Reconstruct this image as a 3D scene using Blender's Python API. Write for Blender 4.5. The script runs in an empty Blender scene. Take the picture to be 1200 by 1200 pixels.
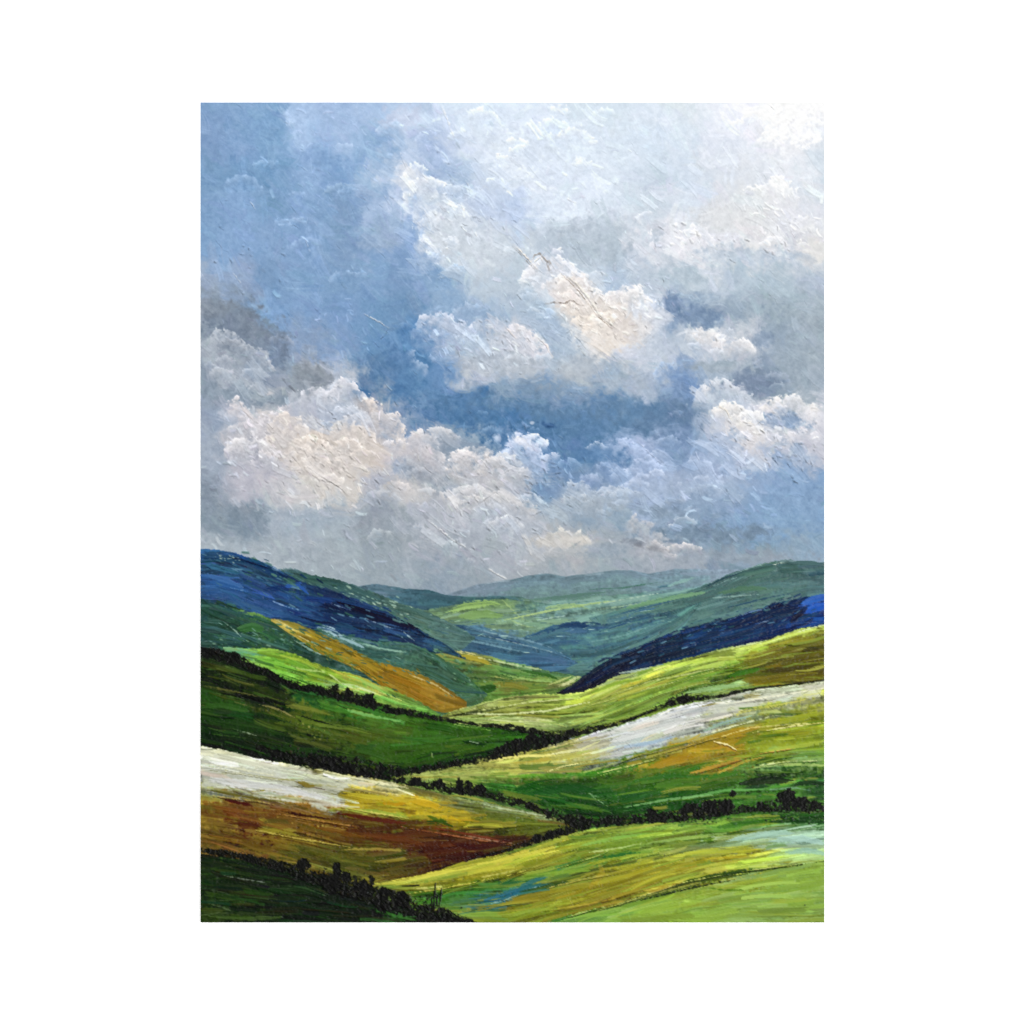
import bpy, math
import numpy as np

# ------------------------------------------------------------------ camera, world, lamps, exposure
scene = bpy.context.scene
MM = 0.001                      # one photograph pixel = one millimetre
DEPTH = 0.004                   # thickness of the canvas panel
cam_data = bpy.data.cameras.new("camera")
cam = bpy.data.objects.new("camera", cam_data)
scene.collection.objects.link(cam)
CAM_D = 4.0
cam.location = (0.0, -CAM_D, 1.5)
cam.rotation_euler = (math.radians(90), 0, 0)
cam_data.sensor_width = 36
cam_data.lens = 36 * (CAM_D - DEPTH) / 1.2
cam_data.clip_end = 100
scene.camera = cam

world = bpy.data.worlds.new("World")
scene.world = world
world.use_nodes = True
bg = world.node_tree.nodes["Background"]
bg.inputs["Color"].default_value = (1.0, 1.0, 1.0, 1)
WORLD_S = 0.12
bg.inputs["Strength"].default_value = WORLD_S

def area_lamp(name, loc, power, size):
    d = bpy.data.lights.new(name, 'AREA')
    d.shape = 'DISK'
    d.size = size
    d.energy = power
    o = bpy.data.objects.new(name, d)
    scene.collection.objects.link(o)
    o.location = loc
    v = np.array([0, 0, 1.5]) - np.array(loc)
    o.rotation_euler = (math.atan2(math.hypot(v[0], v[1]), -v[2]), 0, math.atan2(-v[0], v[1]))
    return o
area_lamp("key_lamp", (-5.4, -6.8, 9.8), 1870, 1.0)      # raking, from the upper left: brings out the paint relief
area_lamp("front_fill", (4.2, -7.0, -0.2), 790, 2.5)     # broad fill added in front so the wall beside the panel stays white
KLIT = 1.85                     # radiance of a white face turned to the camera

vs = scene.view_settings
vs.view_transform = 'Standard'
vs.look = 'None'
vs.exposure = 0
vs.gamma = 1
vs.use_curve_mapping = False

#PAINT-BEGIN
# ------------------------------------------------------------------ the paint: pigment and thickness, laid stroke by stroke
X0, Y0, W, H = 235, 120, 731, 961
rng = np.random.default_rng(7)

def hx(s):
    s = s.lstrip('#')
    return np.array([int(s[i:i + 2], 16) for i in (0, 2, 4)], np.float32) / 255

def ss(a, b, x):
    t = np.clip((x - a) / (b - a), 0, 1)
    return t * t * (3 - 2 * t)

def imat(n, m):
    """smooth interpolation of m grid values onto n samples"""
    t = np.linspace(0, m - 1.0001, n)
    i = t.astype(int); f = t - i; f = f * f * (3 - 2 * f)
    A = np.zeros((n, m), np.float32)
    A[np.arange(n), i] = 1 - f
    A[np.arange(n), np.minimum(i + 1, m - 1)] += f
    return A

def vnoise(h, w, sy, sx):
    gy, gx = max(2, int(h / sy) + 2), max(2, int(w / sx) + 2)
    return imat(h, gy) @ rng.random((gy, gx), dtype=np.float32) @ imat(w, gx).T

def fbm(h, w, s, o=4, an=1.0):
    r = 0; a = 1; t = 0
    for _ in range(o):
        r = r + a * vnoise(h, w, s, s * an); t += a; a *= 0.55; s = max(s / 2, 1.0)
    r = r / t
    return (r - r.mean()) / (r.std() + 1e-6)

YY, XX = np.mgrid[0:H, 0:W].astype(np.float32)
PX, PY = XX + X0, YY + Y0                   # photograph coordinates
C = np.zeros((H, W, 3), np.float32)         # pigment
T = np.zeros((H, W), np.float32)            # thickness, mm
ID = np.zeros((H, W), np.int32)             # which painted piece
PIECES = [('painted_sky', None, 'sky', None)]   # name, label, paint kind, parent index

# bristle texture: fine across, long along
BT = np.clip(0.5 + 0.22 * (0.7 * fbm(1024, 1024, 3, 2, 14) + 0.6 * fbm(1024, 1024, 9, 2, 12)), 0, 1).astype(np.float32)
N40, N14, N6, N3 = [fbm(H, W, s, 4).astype(np.float32) for s in (40, 14, 6, 3)]
N90 = fbm(H, W, 90, 4).astype(np.float32)

def dab(x, y, ang, L, wd, col, op=0.8, hgt=0.3, dry=0.25, bend=0.0, mask=None, jit=0.10, soft=1.2, ridge=0.5, flat=0.5):
    """one stroke of brush or knife"""
    r = int(0.5 * math.hypot(L, wd) + 3)
    cx, cy = x - X0, y - Y0
    x0, x1, y0, y1 = max(0, int(cx - r)), min(W, int(cx + r) + 1), max(0, int(cy - r)), min(H, int(cy + r) + 1)
    if x1 <= x0 or y1 <= y0: return
    c, s = math.cos(ang), math.sin(ang)
    dx = XX[y0:y1, x0:x1] - cx; dy = YY[y0:y1, x0:x1] - cy
    u = dx * c + dy * s
    v = -dx * s + dy * c - bend * (u * u) / max(L, 1)
    ou, ov = rng.integers(0, 1024, 2)
    br = BT[(v * 2 + ov).astype(int) & 1023, (u + ou).astype(int) & 1023]
    e = (br - 0.5) * 2
    eu = L / 2 - np.abs(u) + e * min(L * 0.22, 9)
    ev = wd / 2 - np.abs(v) + e * min(wd * 0.2, 2.0)
    cov = np.clip(eu / (soft * 2), 0, 1) * np.clip(ev / soft, 0, 1)
    a = op * cov * ss(dry - 0.18, dry + 0.18, br)
    if mask is not None: a = a * mask[y0:y1, x0:x1]
    col = np.asarray(col, np.float32)
    C[y0:y1, x0:x1] += a[..., None] * (col + ((br - 0.5) * jit)[..., None] - C[y0:y1, x0:x1])
    rim = np.exp(-((np.abs(v) - wd / 2 + 0.6) ** 2) / 1.2)
    t = T[y0:y1, x0:x1]
    t += a * (hgt * (0.35 + 0.9 * br + ridge * rim) - flat * t)

def warp(img, ax, ay):
    yi = np.clip(YY + ay, 0, H - 1).astype(int); xi = np.clip(XX + ax, 0, W - 1).astype(int)
    return img[yi, xi]

# ---- sky ground colours, one per 40 mm
SKYX = np.arange(240, 961, 40)
SKY = [
(125, "7ba2d0 82a9d6 7fa9d6 a4c3ea 98b7e2 a9c5ea b9d0ee d3e4f7 d8e8fa dceafc dbe8f8 d4e3f1 d5e4f2 dbe7f5 dce6f0 e9effa eff1fb fafaff f6f6f8"),
(165, "7b9fcd 7fa5d5 7eaad7 8fb3e2 a0c0e8 8fb3dc b4cbea b7cbea d5e3f5 dfecfb d8e6f9 dceafb d4e4f5 d3e2f2 d6e4f2 dce4f2 e2e9f4 eaedf3 dfe6ef"),
(205, "77a0cb 75a1cf 76a2cf 8aafdc 7fa7d8 97b9e0 d4deee a8c2e2 c5d6ec dbe6f5 d8e5f7 dde9fa d9e6f5 cbdaea d3e0f0 d9e1ec dde3ec e8ecf4 d0dde9"),
(245, "7aa2cf 82a9d8 7ba4d0 80a7d4 82a7d0 9fbbe0 b6cbea d6e0ec c3d3ec bcd0ee d6e3f4 d9e5f4 d2e0ef ccdae7 d7e1ef d9dfe6 e0e3e6 e2e4ea dde2ec"),
(285, "7ea5d1 84aad8 82a7d4 82a8d6 7fa2cc 98b3d6 8fb0dc cfdae8 c5d2de c8d6e4 bccbdb b5c5d4 b2c3d2 d8dde9 e3e6ee dee2e8 dee0e4 d9dde6 dfe0e0"),
(325, "99afcc 8ea9cf 7a9fca 7ba2cf 7ba2cd 7fa5d2 7ba0cc 8db0d6 b6c9dc bccddc d0d9e6 c8d4e2 b9cbe0 bfcddd b5c7d6 bccbdb b3c6d6 afc2d1 b0bfd2"),
(365, "8595a8 7f92a8 7ba2d0 7ea4d2 789fce 6f9bc8 7099c4 8fb0d4 98b4d4 a9bed6 b5c8da e0dedd e6e0dc ccd6e6 8ba4c3 91a7bf 9fb2c3 9fb2c0 a3b4c2"),
(405, "a3aebd 93a1b3 7d94b2 87a2c6 7d9fcb 6a97c6 5f90c4 9fb6d6 b0c3da c9d0dc a9bed6 ccd6e0 e0dddb c3cede b9c7d8 c5cedb c3cbd6 94a8be a0b1bf"),
(445, "8f9fb2 aab5c4 93a2b4 96a2b0 c2c9d6 5983b0 5486b8 6a95c6 b4c0d2 87a3c0 7d9cc0 a9b7c6 97aec8 a5b8d0 7c9cc8 a8b9cc 8296b0 8da0b5 9fafc0"),
(485, "99a9c0 b9c0cf d2cfd2 b7bdcc b4bfd0 c5c3c8 6f93be 5a84b4 4f7fb2 4e80b4 5583b4 5b86b6 5c87b4 6488b0 6d8cb0 c0cadb dadbe2 cdd1da d3d5df"),
(525, "a3b0c2 bfc0c8 c9c6cb d6d0cd d2cdc9 cfc8c6 c6c5cd 9aaabd 8aa3bd 94aed2 6b92c0 5b87b6 7fa0ca 9bb3d8 7d9cc4 9db4d4 b9c5dc a3b4cc c3c6d4"),
(565, "8f9db0 b6b8c6 c0c0c9 cfccce d2cdca b3b8c4 c0bfc4 a6b0bd c0c1c8 b4bbc8 7e9cc2 90a9c9 84a0c6 a0b5d8 9db2d4 a3b7d6 8fabd0 88a8d0 85a6ce"),
(605, "8c9aab 8292a6 a3afbf a6b2c2 a9b4c2 9aa2b0 aeb4c2 b6bac6 b2bac8 b7bcca aab5c4 93a5bb 91a6be 98abc6 8aa0bb 7f9cc0 83a3ca 7fa3cd 80a2cb"),
(645, "a9b3c0 a5b1bf a9b3c0 a4aebb a3adb8 9ba6b2 a5adba a3aab8 a9afbd adb3c0 b4b6bd b0b3ba a4acba aaafbb a4acba 7f93aa 849ab0 8aa2bc 8ba6c2"),
(685, "a8aeb8 a8afba aab2bd a2adb8 9eaab6 9ca8b4 98a5b4 94a2b4 98a4b2 a2a9b4 a0a9b4 98a5b2 9aa6b4 a0aaba 9fa8ba 9aa4b8 98a4b8 98aac0 98acc2"),
]
gy = np.array([r[0] for r in SKY], np.float32)
gc = np.array([[hx(c) for c in r[1].split()] for r in SKY])
def sky_at(px, py):
    fx = np.clip((px - 240) / 40, 0, 17.999); fy = np.clip((py - 125) / 40, 0, len(SKY) - 1.001)
    i = fx.astype(int); j = fy.astype(int)
    a = (fx - i); b = (fy - j); a = (a * a * (3 - 2 * a))[..., None]; b = (b * b * (3 - 2 * b))[..., None]
    return (gc[j, i] * (1 - a) + gc[j, i + 1] * a) * (1 - b) + (gc[j + 1, i] * (1 - a) + gc[j + 1, i + 1] * a) * b
wx = 5 * N40 + 5 * N14 + 2 * N6; wy = 5 * np.roll(N40, 137, 1) + 5 * np.roll(N14, 91, 0) + 2 * np.roll(N6, 55, 0)
C[:] = sky_at(PX + wx, PY + wy)
SKYMASK = (PY < 712).astype(np.float32)

def scumble(n, lmin, lmax, op, hgt, dry, jit, y1=705, ang0=0.65, aspread=0.55, light=0.0, asp=(0.3, 0.6), box=None):
    ref = C.copy()
    for _ in range(n):
        if box: x = rng.uniform(box[0], box[2]); y = rng.uniform(box[1], box[3])
        else: x = rng.uniform(X0 - 5, X0 + W + 5); y = rng.uniform(Y0 - 5, y1)
        L = rng.uniform(lmin, lmax); wd = L * rng.uniform(*asp)
        sx = int(np.clip(x - X0 + rng.normal(0, 4), 0, W - 1)); sy = int(np.clip(y - Y0 + rng.normal(0, 4), 0, H - 1))
        col = ref[sy, sx] + rng.normal(0, jit) + rng.normal(0, jit * 0.35, 3) + light
        dab(x, y, rng.normal(ang0, aspread), L, wd, np.clip(col, 0, 1), op, hgt, dry, rng.normal(0, .25), jit=0.05, soft=2.0, ridge=0.25)

scumble(2600, 10, 34, 0.45, 0.10, 0.42, 0.022)

def polydist(pts, x0, x1, y0, y1):
    """distance to a polyline, side (+ on its right hand = below when drawn left to right) and run along it"""
    gx = XX[y0:y1, x0:x1] + X0; gyy = YY[y0:y1, x0:x1] + Y0
    best = np.full(gx.shape, 1e9, np.float32); side = np.zeros_like(best); run = np.zeros_like(best)
    L = 0.0
    for (ax, ay), (bx, by) in zip(pts[:-1], pts[1:]):
        ex, ey = bx - ax, by - ay; l = math.hypot(ex, ey) + 1e-6
        t = np.clip(((gx - ax) * ex + (gyy - ay) * ey) / (l * l), 0, 1)
        qx = gx - ax - t * ex; qy = gyy - ay - t * ey
        d = np.sqrt(qx * qx + qy * qy)
        m = d < best
        best = np.where(m, d, best); side = np.where(m, ex * (gyy - ay) - ey * (gx - ax), side); run = np.where(m, L + t * l, run)
        L += l
    return best, np.sign(side), run, L

def pair(f):
    return [(f[i], f[i + 1]) for i in range(0, len(f), 2)]

def crest(pts, top, inn, depth, op=0.85, lump=5.0, crisp=2.0, hgt=0.5, fade=0.15, rim=0.25):
    """billowing edge of a cloud: crisp on the outside, melting away inside"""
    pts = pair(pts)
    xs = [p[0] for p in pts]; ys = [p[1] for p in pts]
    m = int(depth * 2.2 + 12)
    x0, x1 = max(0, min(xs) - m - X0), min(W, max(xs) + m - X0)
    y0, y1 = max(0, min(ys) - m - Y0), min(H, max(ys) + m - Y0)
    d, s, run, L = polydist(pts, x0, x1, y0, y1)
    n14, n6, n3 = N14[y0:y1, x0:x1], N6[y0:y1, x0:x1], N3[y0:y1, x0:x1]
    sd = d * s + lump * (0.75 - 0.75 * np.abs(n14)) + lump * 0.35 * n6 + 0.6 * n3
    t = run / L
    ends = ss(0, fade, t) * ss(0, fade, 1 - t)
    body = np.exp(-np.clip(sd, 0, None) ** 2 / (depth * depth))
    a = op * ss(0, crisp, sd) * body * ends * np.clip(0.78 + 0.24 * n6 + 0.12 * n14, 0, 1)
    k = ss(0, depth * 0.9, sd + 2.5 * n6)[..., None]
    col = hx(top) * (1 - k) + hx(inn) * k + 0.012 * n6[..., None] + 0.012 * n3[..., None] + (.05 * np.exp(-((sd - 2.5) / 3.0) ** 2))[..., None]
    C[y0:y1, x0:x1] += a[..., None] * (col - C[y0:y1, x0:x1])
    edge = np.exp(-((sd - 2.0) / 3.5) ** 2)
    T[y0:y1, x0:x1] += a * hgt * (0.25 + 0.12 * n3 + 0.12 * n6 + rim * 2 * edge)

def scrub(ang, a, b):
    c, s_ = math.cos(ang), math.sin(ang)
    u = PX * c + PY * s_; v = -PX * s_ + PY * c
    return BT[(v * a + 311).astype(int) & 1023, (u * b + 173).astype(int) & 1023]
SCR = (0.5 * scrub(.7, 1.3, 1.0) + 0.5 * scrub(-.5, 1.3, 1.2)).astype(np.float32)
SCR = np.clip((SCR - SCR.mean()) / SCR.std() * .25 + .5, 0, 1)

def soft(x, y, rx, ry, col, op=0.6, ang=0.0, rough=0.42):
    """a scrubbed patch with a ragged rim"""
    c, s = math.cos(ang), math.sin(ang)
    dx = PX - x; dy = PY - y
    q = np.sqrt(((dx * c + dy * s) / rx) ** 2 + ((-dx * s + dy * c) / ry) ** 2) + rough * (0.30 * N14 + 0.34 * N6 + 0.16 * N3 + 0.5 * (SCR - .5))
    a = op * ss(1.22, 0.4, q)
    C[:] += a[..., None] * (hx(col) + 0.01 * N6[..., None] - C)

def knife(pts, wd=2.0, hgt=1.0, col=None, op=0.8, groove=0.6, both=False):
    """a pulled knife edge: a ridge of paint with a groove beside it"""
    pts = pair(pts)
    xs = [p[0] for p in pts]; ys = [p[1] for p in pts]; m = int(wd * 3 + 4)
    x0, x1 = int(max(0, min(xs) - m - X0)), int(min(W, max(xs) + m - X0))
    y0, y1 = int(max(0, min(ys) - m - Y0)), int(min(H, max(ys) + m - Y0))
    if x1 <= x0 or y1 <= y0: return
    d, s, run, L = polydist(pts, x0, x1, y0, y1)
    t = run / L
    n = N3[y0:y1, x0:x1]
    env = (1 - np.abs(2 * t - 1) ** 3) * np.clip(0.8 + 0.35 * n, 0.1, 1.3)
    sd = d * s + 0.35 * n
    T[y0:y1, x0:x1] += env * hgt * np.exp(-(sd / (wd * 0.6)) ** 2) - env * groove * hgt * np.exp(-((sd - wd * 1.3) / (wd * 0.55)) ** 2)
    if col is not None:
        a = op * np.clip(env, 0, 1) * np.exp(-(sd / (wd * 0.7)) ** 4)
        C[y0:y1, x0:x1] += a[..., None] * (hx(col) - C[y0:y1, x0:x1])

# ---- sky features
soft(400, 135, 45, 30, 'a6c4ec', .45); soft(355, 150, 18, 32, 'a9c8f0', .6, .2)
crest([362,180, 346,168, 340,145, 332,112], 'a8c8f0', 'a0c0ea', 26, .55, 4, 5, .2)
soft(375, 185, 30, 10, '7fa6d6', .5, .2); soft(300, 150, 30, 30, '7ba8d6', .4)
soft(505, 180, 30, 15, 'a6bfe6', .55, .9); soft(475, 140, 30, 16, 'd0daf2', .5)
crest([476,262, 470,225, 474,196, 490,196, 512,220, 540,245, 570,272, 590,290], 'e0e8f2', 'd2dde8', 34, .75, 4, 3, .45)
crest([536,330, 515,312, 500,290, 488,268, 480,240], 'd6e1f0', 'cdd9e6', 26, .7, 5, 3, .4)
soft(600, 180, 70, 40, 'dbe7f6', .5, .3); soft(700, 170, 60, 40, 'dae6f3', .45); soft(560, 300, 36, 20, 'c9d5e1', .45, .5); soft(570, 275, 60, 34, 'd0dbe8', .55, .6); soft(700, 278, 54, 26, 'b6c5d4', .6, .1, .3); soft(575, 245, 40, 12, 'bdcfec', .6, .4)
crest([560,178, 600,190, 640,205, 668,232, 690,236], 'e4eefb', 'd8e5f6', 40, .45, 7, 5, .25)
crest([575,155, 620,150, 660,140, 700,160], 'e2edfb', 'd9e7f8', 30, .4, 8, 6, .2)
crest([880,170, 895,148, 910,135, 925,118, 968,118], 'ffffff', 'f8f8fc', 40, .8, 6, 5, .4)
crest([968,160, 940,170, 915,162, 900,150], 'fbfbfd', 'f8f8fc', 30, .6, 6, 5, .4)
crest([868,235, 880,220, 905,208, 925,215, 938,232], 'f6f7f6', 'e6e8e8', 22, .75, 5, 3, .5)
crest([757,295, 765,270, 785,262, 800,268, 825,260, 840,275, 850,285], 'ececf2', 'e0e2ea', 26, .65, 5, 3, .45)
crest([890,285, 905,268, 925,262, 945,255, 966,258], 'e8e8ea', 'dfe1e4', 24, .5, 5, 3, .35)
soft(840, 255, 40, 16, 'dedfe2', .5); soft(870, 300, 60, 12, 'b7c9dc', .55); soft(800, 322, 40, 12, 'b3c5d4', .5)
# warm cloud in the middle
crest([606,345, 614,318, 632,300, 650,297, 668,308, 690,330, 706,350], 'dfe2ea', 'd6dae2', 44, .9, 4, 2.5, .6)
crest([628,345, 645,325, 668,322, 690,332, 705,345, 722,344, 738,332, 750,338, 760,352, 778,362, 792,372], 'e9e6e6', 'e6dfd9', 52, .95, 4, 2, .7)
soft(700, 375, 50, 28, 'e6ddd4', .75, .5); soft(665, 345, 24, 20, 'e4dcd8', .6); soft(735, 385, 26, 18, 'dcd6d4', .5)
crest([735,375, 748,352, 765,350, 782,362, 795,372], 'd3dcea', 'c9d5e6', 26, .7, 4, 3, .5)
crest([478,392, 484,374, 505,368, 530,366, 548,380, 562,395], 'c0cde4', 'b3c2da', 30, .8, 4, 2, .55)
crest([548,385, 562,370, 580,374, 600,382, 618,398, 640,412, 652,428], 'd9d9e2', 'c3cad6', 36, .85, 4, 2, .6)
crest([600,372, 615,385, 640,402, 650,420], 'e6e0e2', 'd2d4dc', 14, .8, 3, 2, .6)
soft(590, 430, 60, 18, 'b0bccb', .7, .15); soft(685, 430, 40, 14, 'b0bbc8', .6); soft(640, 380, 20, 12, 'a6bcd8', .5, .7)
crest([480,408, 490,425, 505,434], 'b4c6e0', 'a6bad8', 10, .5, 4, 2, .4)
# blue gap
soft(560, 480, 70, 24, '5281b0', .7, .15); soft(660, 495, 70, 26, '5783ae', .7, .05); soft(470, 435, 26, 34, '5785b8', .6, -.3)
soft(600, 515, 45, 14, '4f7fb0', .7, .2); soft(740, 490, 50, 22, '6089b2', .6, .1); soft(640, 497, 12, 4, '3d679c', .7, .2)
soft(640, 455, 50, 14, '7e9dbc', .55); soft(540, 452, 22, 8, 'b2bece', .6); soft(700, 530, 40, 14, '5d89ba', .6, .3)
soft(640, 470, 110, 24, '8099b3', .22, .1); soft(655, 402, 26, 30, 'b2c4d8', .6); soft(545, 300, 44, 26, 'cdd8e4', .5, .6); soft(590, 345, 40, 20, 'bccbdb', .5, .5)
# right bank
soft(785, 405, 30, 26, 'b9c7d8', .55); soft(800, 572, 90, 24, 'a6b8d3', .5); soft(930, 600, 50, 26, '8ba7c9', .5); soft(710, 448, 60, 14, 'adbac9', .5); soft(640, 430, 70, 14, 'b4c0cd', .45); soft(860, 505, 50, 30, 'c6cdd9', .4); soft(690, 585, 60, 16, 'aab7c8', .5)
soft(822, 372, 30, 14, '7d97b8', .75, .2); soft(790, 355, 14, 12, '7691b6', .6); soft(905, 400, 20, 40, '92a6bc', .5); soft(935, 430, 30, 60, 'a1b2c0', .6)
crest([800,400, 802,385, 822,383, 838,388, 845,400, 862,396, 880,402, 888,418], 'dfdfe2', 'd2d4da', 20, .9, 4, 2, .6)
soft(835, 430, 40, 8, 'a5b4c2', .7); soft(880, 447, 36, 10, '8093ae', .75, .1); soft(890, 395, 16, 14, '8ba1bc', .6)
crest([765,450, 768,428, 780,422, 795,432], 'a9c0de', '86a4cc', 14, .7, 3, 2, .6); soft(800, 425, 10, 14, '86a4cc', .4)
crest([800,486, 814,458, 827,442, 838,444, 855,446, 872,452, 884,468, 895,480], 'd5d9e2', 'c2cddd', 26, .85, 4, 2.5, .6, .3)
crest([886,486, 892,472, 910,465, 928,462, 945,470, 968,476], 'e4e2e0', 'dadbe2', 26, .9, 4, 2, .6)
crest([828,490, 835,474, 850,468, 862,474, 870,490, 890,500, 905,515], 'e4e2de', 'dcdbde', 30, .85, 4, 2, .75)
soft(870, 515, 34, 18, 'dcdade', .65, .4); soft(918, 493, 30, 9, '8aa4c6', .75, .1); soft(880, 545, 20, 10, 'bccbe0', .5)
crest([905,525, 925,508, 945,503, 968,512], 'd8d8e0', 'c6cad8', 26, .7, 4, 2.5, .5); soft(935, 528, 20, 10, '9fb4d0', .6, .5)
soft(838, 530, 36, 24, 'a5bbdc', .6); soft(790, 520, 24, 20, '7998c0', .6); soft(775, 500, 40, 18, '6889b0', .5)
crest([712,525, 722,512, 740,513, 756,525, 770,540, 792,547], 'a9c0e6', '9db5da', 26, .85, 3, 2, .6)
crest([800,545, 812,535, 830,540, 845,560, 858,575], 'b4c8e8', 'a6bcdc', 22, .7, 4, 3, .5)
soft(930, 590, 50, 30, '83a5ce', .6); soft(820, 590, 50, 12, '8aa3c6', .5)
# big cloud, left
soft(285, 385, 55, 26, '7c8da3', .8, .2); soft(250, 360, 24, 12, '8b98a8', .5); soft(370, 440, 30, 14, '909cab', .8, .2); soft(320, 418, 20, 14, '7a8da8', .6)
crest([236,398, 258,392, 285,398, 312,412, 322,432, 318,446], 'b4bcc8', 'a6b0be', 28, .7, 5, 3, .45)
crest([240,428, 252,424, 266,440, 290,452, 312,446], 'bcc4d0', 'a5b0be', 16, .6, 4, 2.5, .5)
soft(275, 462, 50, 12, '8fa0b2', .75, .1); soft(320, 470, 20, 10, '93a3b4', .6)
crest([262,492, 268,468, 278,462, 288,478, 300,490, 320,482, 334,472, 346,470], 'd0cdd3', 'c9c8cf', 40, .9, 3.5, 2, .65)
crest([346,478, 355,456, 372,450, 384,462, 392,448, 402,442, 416,449, 428,462, 440,478], 'cacdd8', 'b9c2d1', 34, .92, 4, 2, .6)
crest([420,478, 432,464, 446,474, 456,482, 468,488, 476,506, 470,524], 'd9d2d0', 'cdc8c8', 30, .92, 3.5, 2, .7)
soft(400, 488, 32, 16, 'b5c0d2', .6); soft(425, 475, 14, 8, 'b2b0b4', .5, .6)
crest([300,545, 310,500, 330,482, 352,490, 362,505, 385,498, 405,492, 428,500, 446,515, 452,545], 'd9d1cc', 'd5cdc8', 70, .85, 4, 3, .6)
soft(390, 535, 58, 32, 'd6cec8', .75, .15); soft(370, 512, 22, 8, 'dccfc4', .6); soft(435, 530, 18, 20, 'd4cbc4', .6)
soft(298, 530, 8, 22, 'a3aabb', .5, -.1); soft(285, 560, 34, 24, 'bcbcca', .6); soft(250, 540, 16, 30, 'a4b1c4', .6)
crest([438,585, 446,566, 462,560, 478,566, 488,580], 'd3cdcc', 'c4c2c8', 18, .85, 3, 2, .6)
crest([452,522, 460,512, 470,512, 478,524], 'd6cfcb', 'bfc0c8', 12, .8, 3, 2, .5)
soft(470, 545, 20, 12, '9fb0c6', .7, .5); soft(455, 603, 30, 12, 'a0a8b5', .4); soft(285, 603, 28, 12, '8a98a9', .5); soft(245, 575, 12, 24, '8a98aa', .5)
crest([470,520, 478,506, 492,503, 508,514, 522,536, 540,548], 'd2cfd3', 'bfc0c9', 26, .88, 3.5, 2, .65)
soft(525, 520, 24, 12, '8d9fb4', .7, .6); soft(545, 530, 20, 12, '93a6bc', .6, .5); soft(498, 560, 24, 12, '9fa8b6', .7, .5)
crest([515,560, 528,545, 545,534, 562,542, 568,530, 580,534, 592,548, 602,562], 'd8d0cc', 'c4c2c8', 30, .85, 3.5, 2, .65)
crest([505,590, 515,578, 528,578, 540,588, 560,575, 580,574, 600,580, 625,590, 648,605], 'd0cccd', 'bcbec8', 30, .75, 4, 2.5, .6)
soft(478, 580, 20, 12, 'cac7ca', .5)
crest([584,560, 588,530, 596,512, 606,508, 616,512, 628,518, 632,530, 648,528, 660,542], 'b9cae6', 'a3b7d6', 34, .92, 3.5, 2, .65)
soft(610, 516, 10, 5, 'dfe4f0', .75, .3); soft(620, 524, 9, 5, 'd9e0f0', .7, .5); soft(582, 512, 5, 5, 'b9cde8', .8); soft(623, 495, 3, 2, 'b5c8e2', .7)
soft(665, 555, 26, 12, '7c9cc6', .5, .3); soft(640, 575, 18, 14, '7f9dc4', .5)
crest([655,575, 664,562, 682,562, 700,576, 722,570, 745,575], 'bccadc', 'aab8cc', 24, .75, 4, 2.5, .55)
crest([684,526, 690,518, 702,516, 712,526], 'c9d6ea', '8fabd0', 7, .85, 2, 1.5, .6)
soft(690, 595, 40, 14, 'a6b2c2', .6); soft(715, 552, 18, 10, '7a9ac6', .5)
crest([622,640, 636,624, 655,618, 680,623, 698,637], 'd8d2cc', 'cdc8c6', 16, .8, 3, 3, .5); soft(660, 634, 40, 9, 'd0cac6', .6)
soft(830, 625, 70, 12, '7c91aa', .7); soft(860, 652, 80, 12, '9aa5b6', .6); soft(705, 645, 30, 10, '95a4b6', .6); soft(780, 660, 60, 10, 'a0a9b8', .5); soft(770, 600, 30, 8, '8a9db6', .6); soft(748, 636, 22, 4, '8d94a4', .6, .2); soft(765, 642, 20, 3, '9698a4', .6, .15)
crest([725,615, 745,605, 765,614, 785,632, 800,642], 'b4b6c0', 'adb1bc', 26, .75, 4, 2.5, .5)
crest([760,632, 772,634, 785,646, 795,652], 'c6c2c8', 'b0b0ba', 9, .9, 2, 1.2, .6); crest([778,641, 792,636, 810,637, 826,643], 'dcd6d8', 'b4b5c0', 8, .95, 2, 1.2, .6, .08)
crest([778,614, 790,606, 802,604, 818,612], 'c2ccdc', '96a8c2', 7, .95, 2, 1.2, .6, .08)
soft(330, 650, 110, 22, 'a8b1bd', .45); soft(380, 625, 14, 6, 'b6c0ca', .5); soft(470, 625, 26, 22, '9ca6b3', .35)

# small scumbles of thick paint over the clouds, then knife marks
LUM = C.mean(2)
def blur(a, r):
    for ax in (0, 1):
        for _ in range(2):
            p = [(r, r) if k == ax else (0, 0) for k in range(a.ndim)]
            c = np.cumsum(np.pad(a, [(q[0] + (1 if k == ax else 0), q[1]) for k, q in enumerate(p)], mode='edge'), axis=ax, dtype=np.float64)
            n = a.shape[ax]
            a = ((np.take(c, np.arange(2 * r + 1, 2 * r + 1 + n), ax) - np.take(c, np.arange(0, n), ax)) / (2 * r + 1)).astype(np.float32)
    return a

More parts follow.
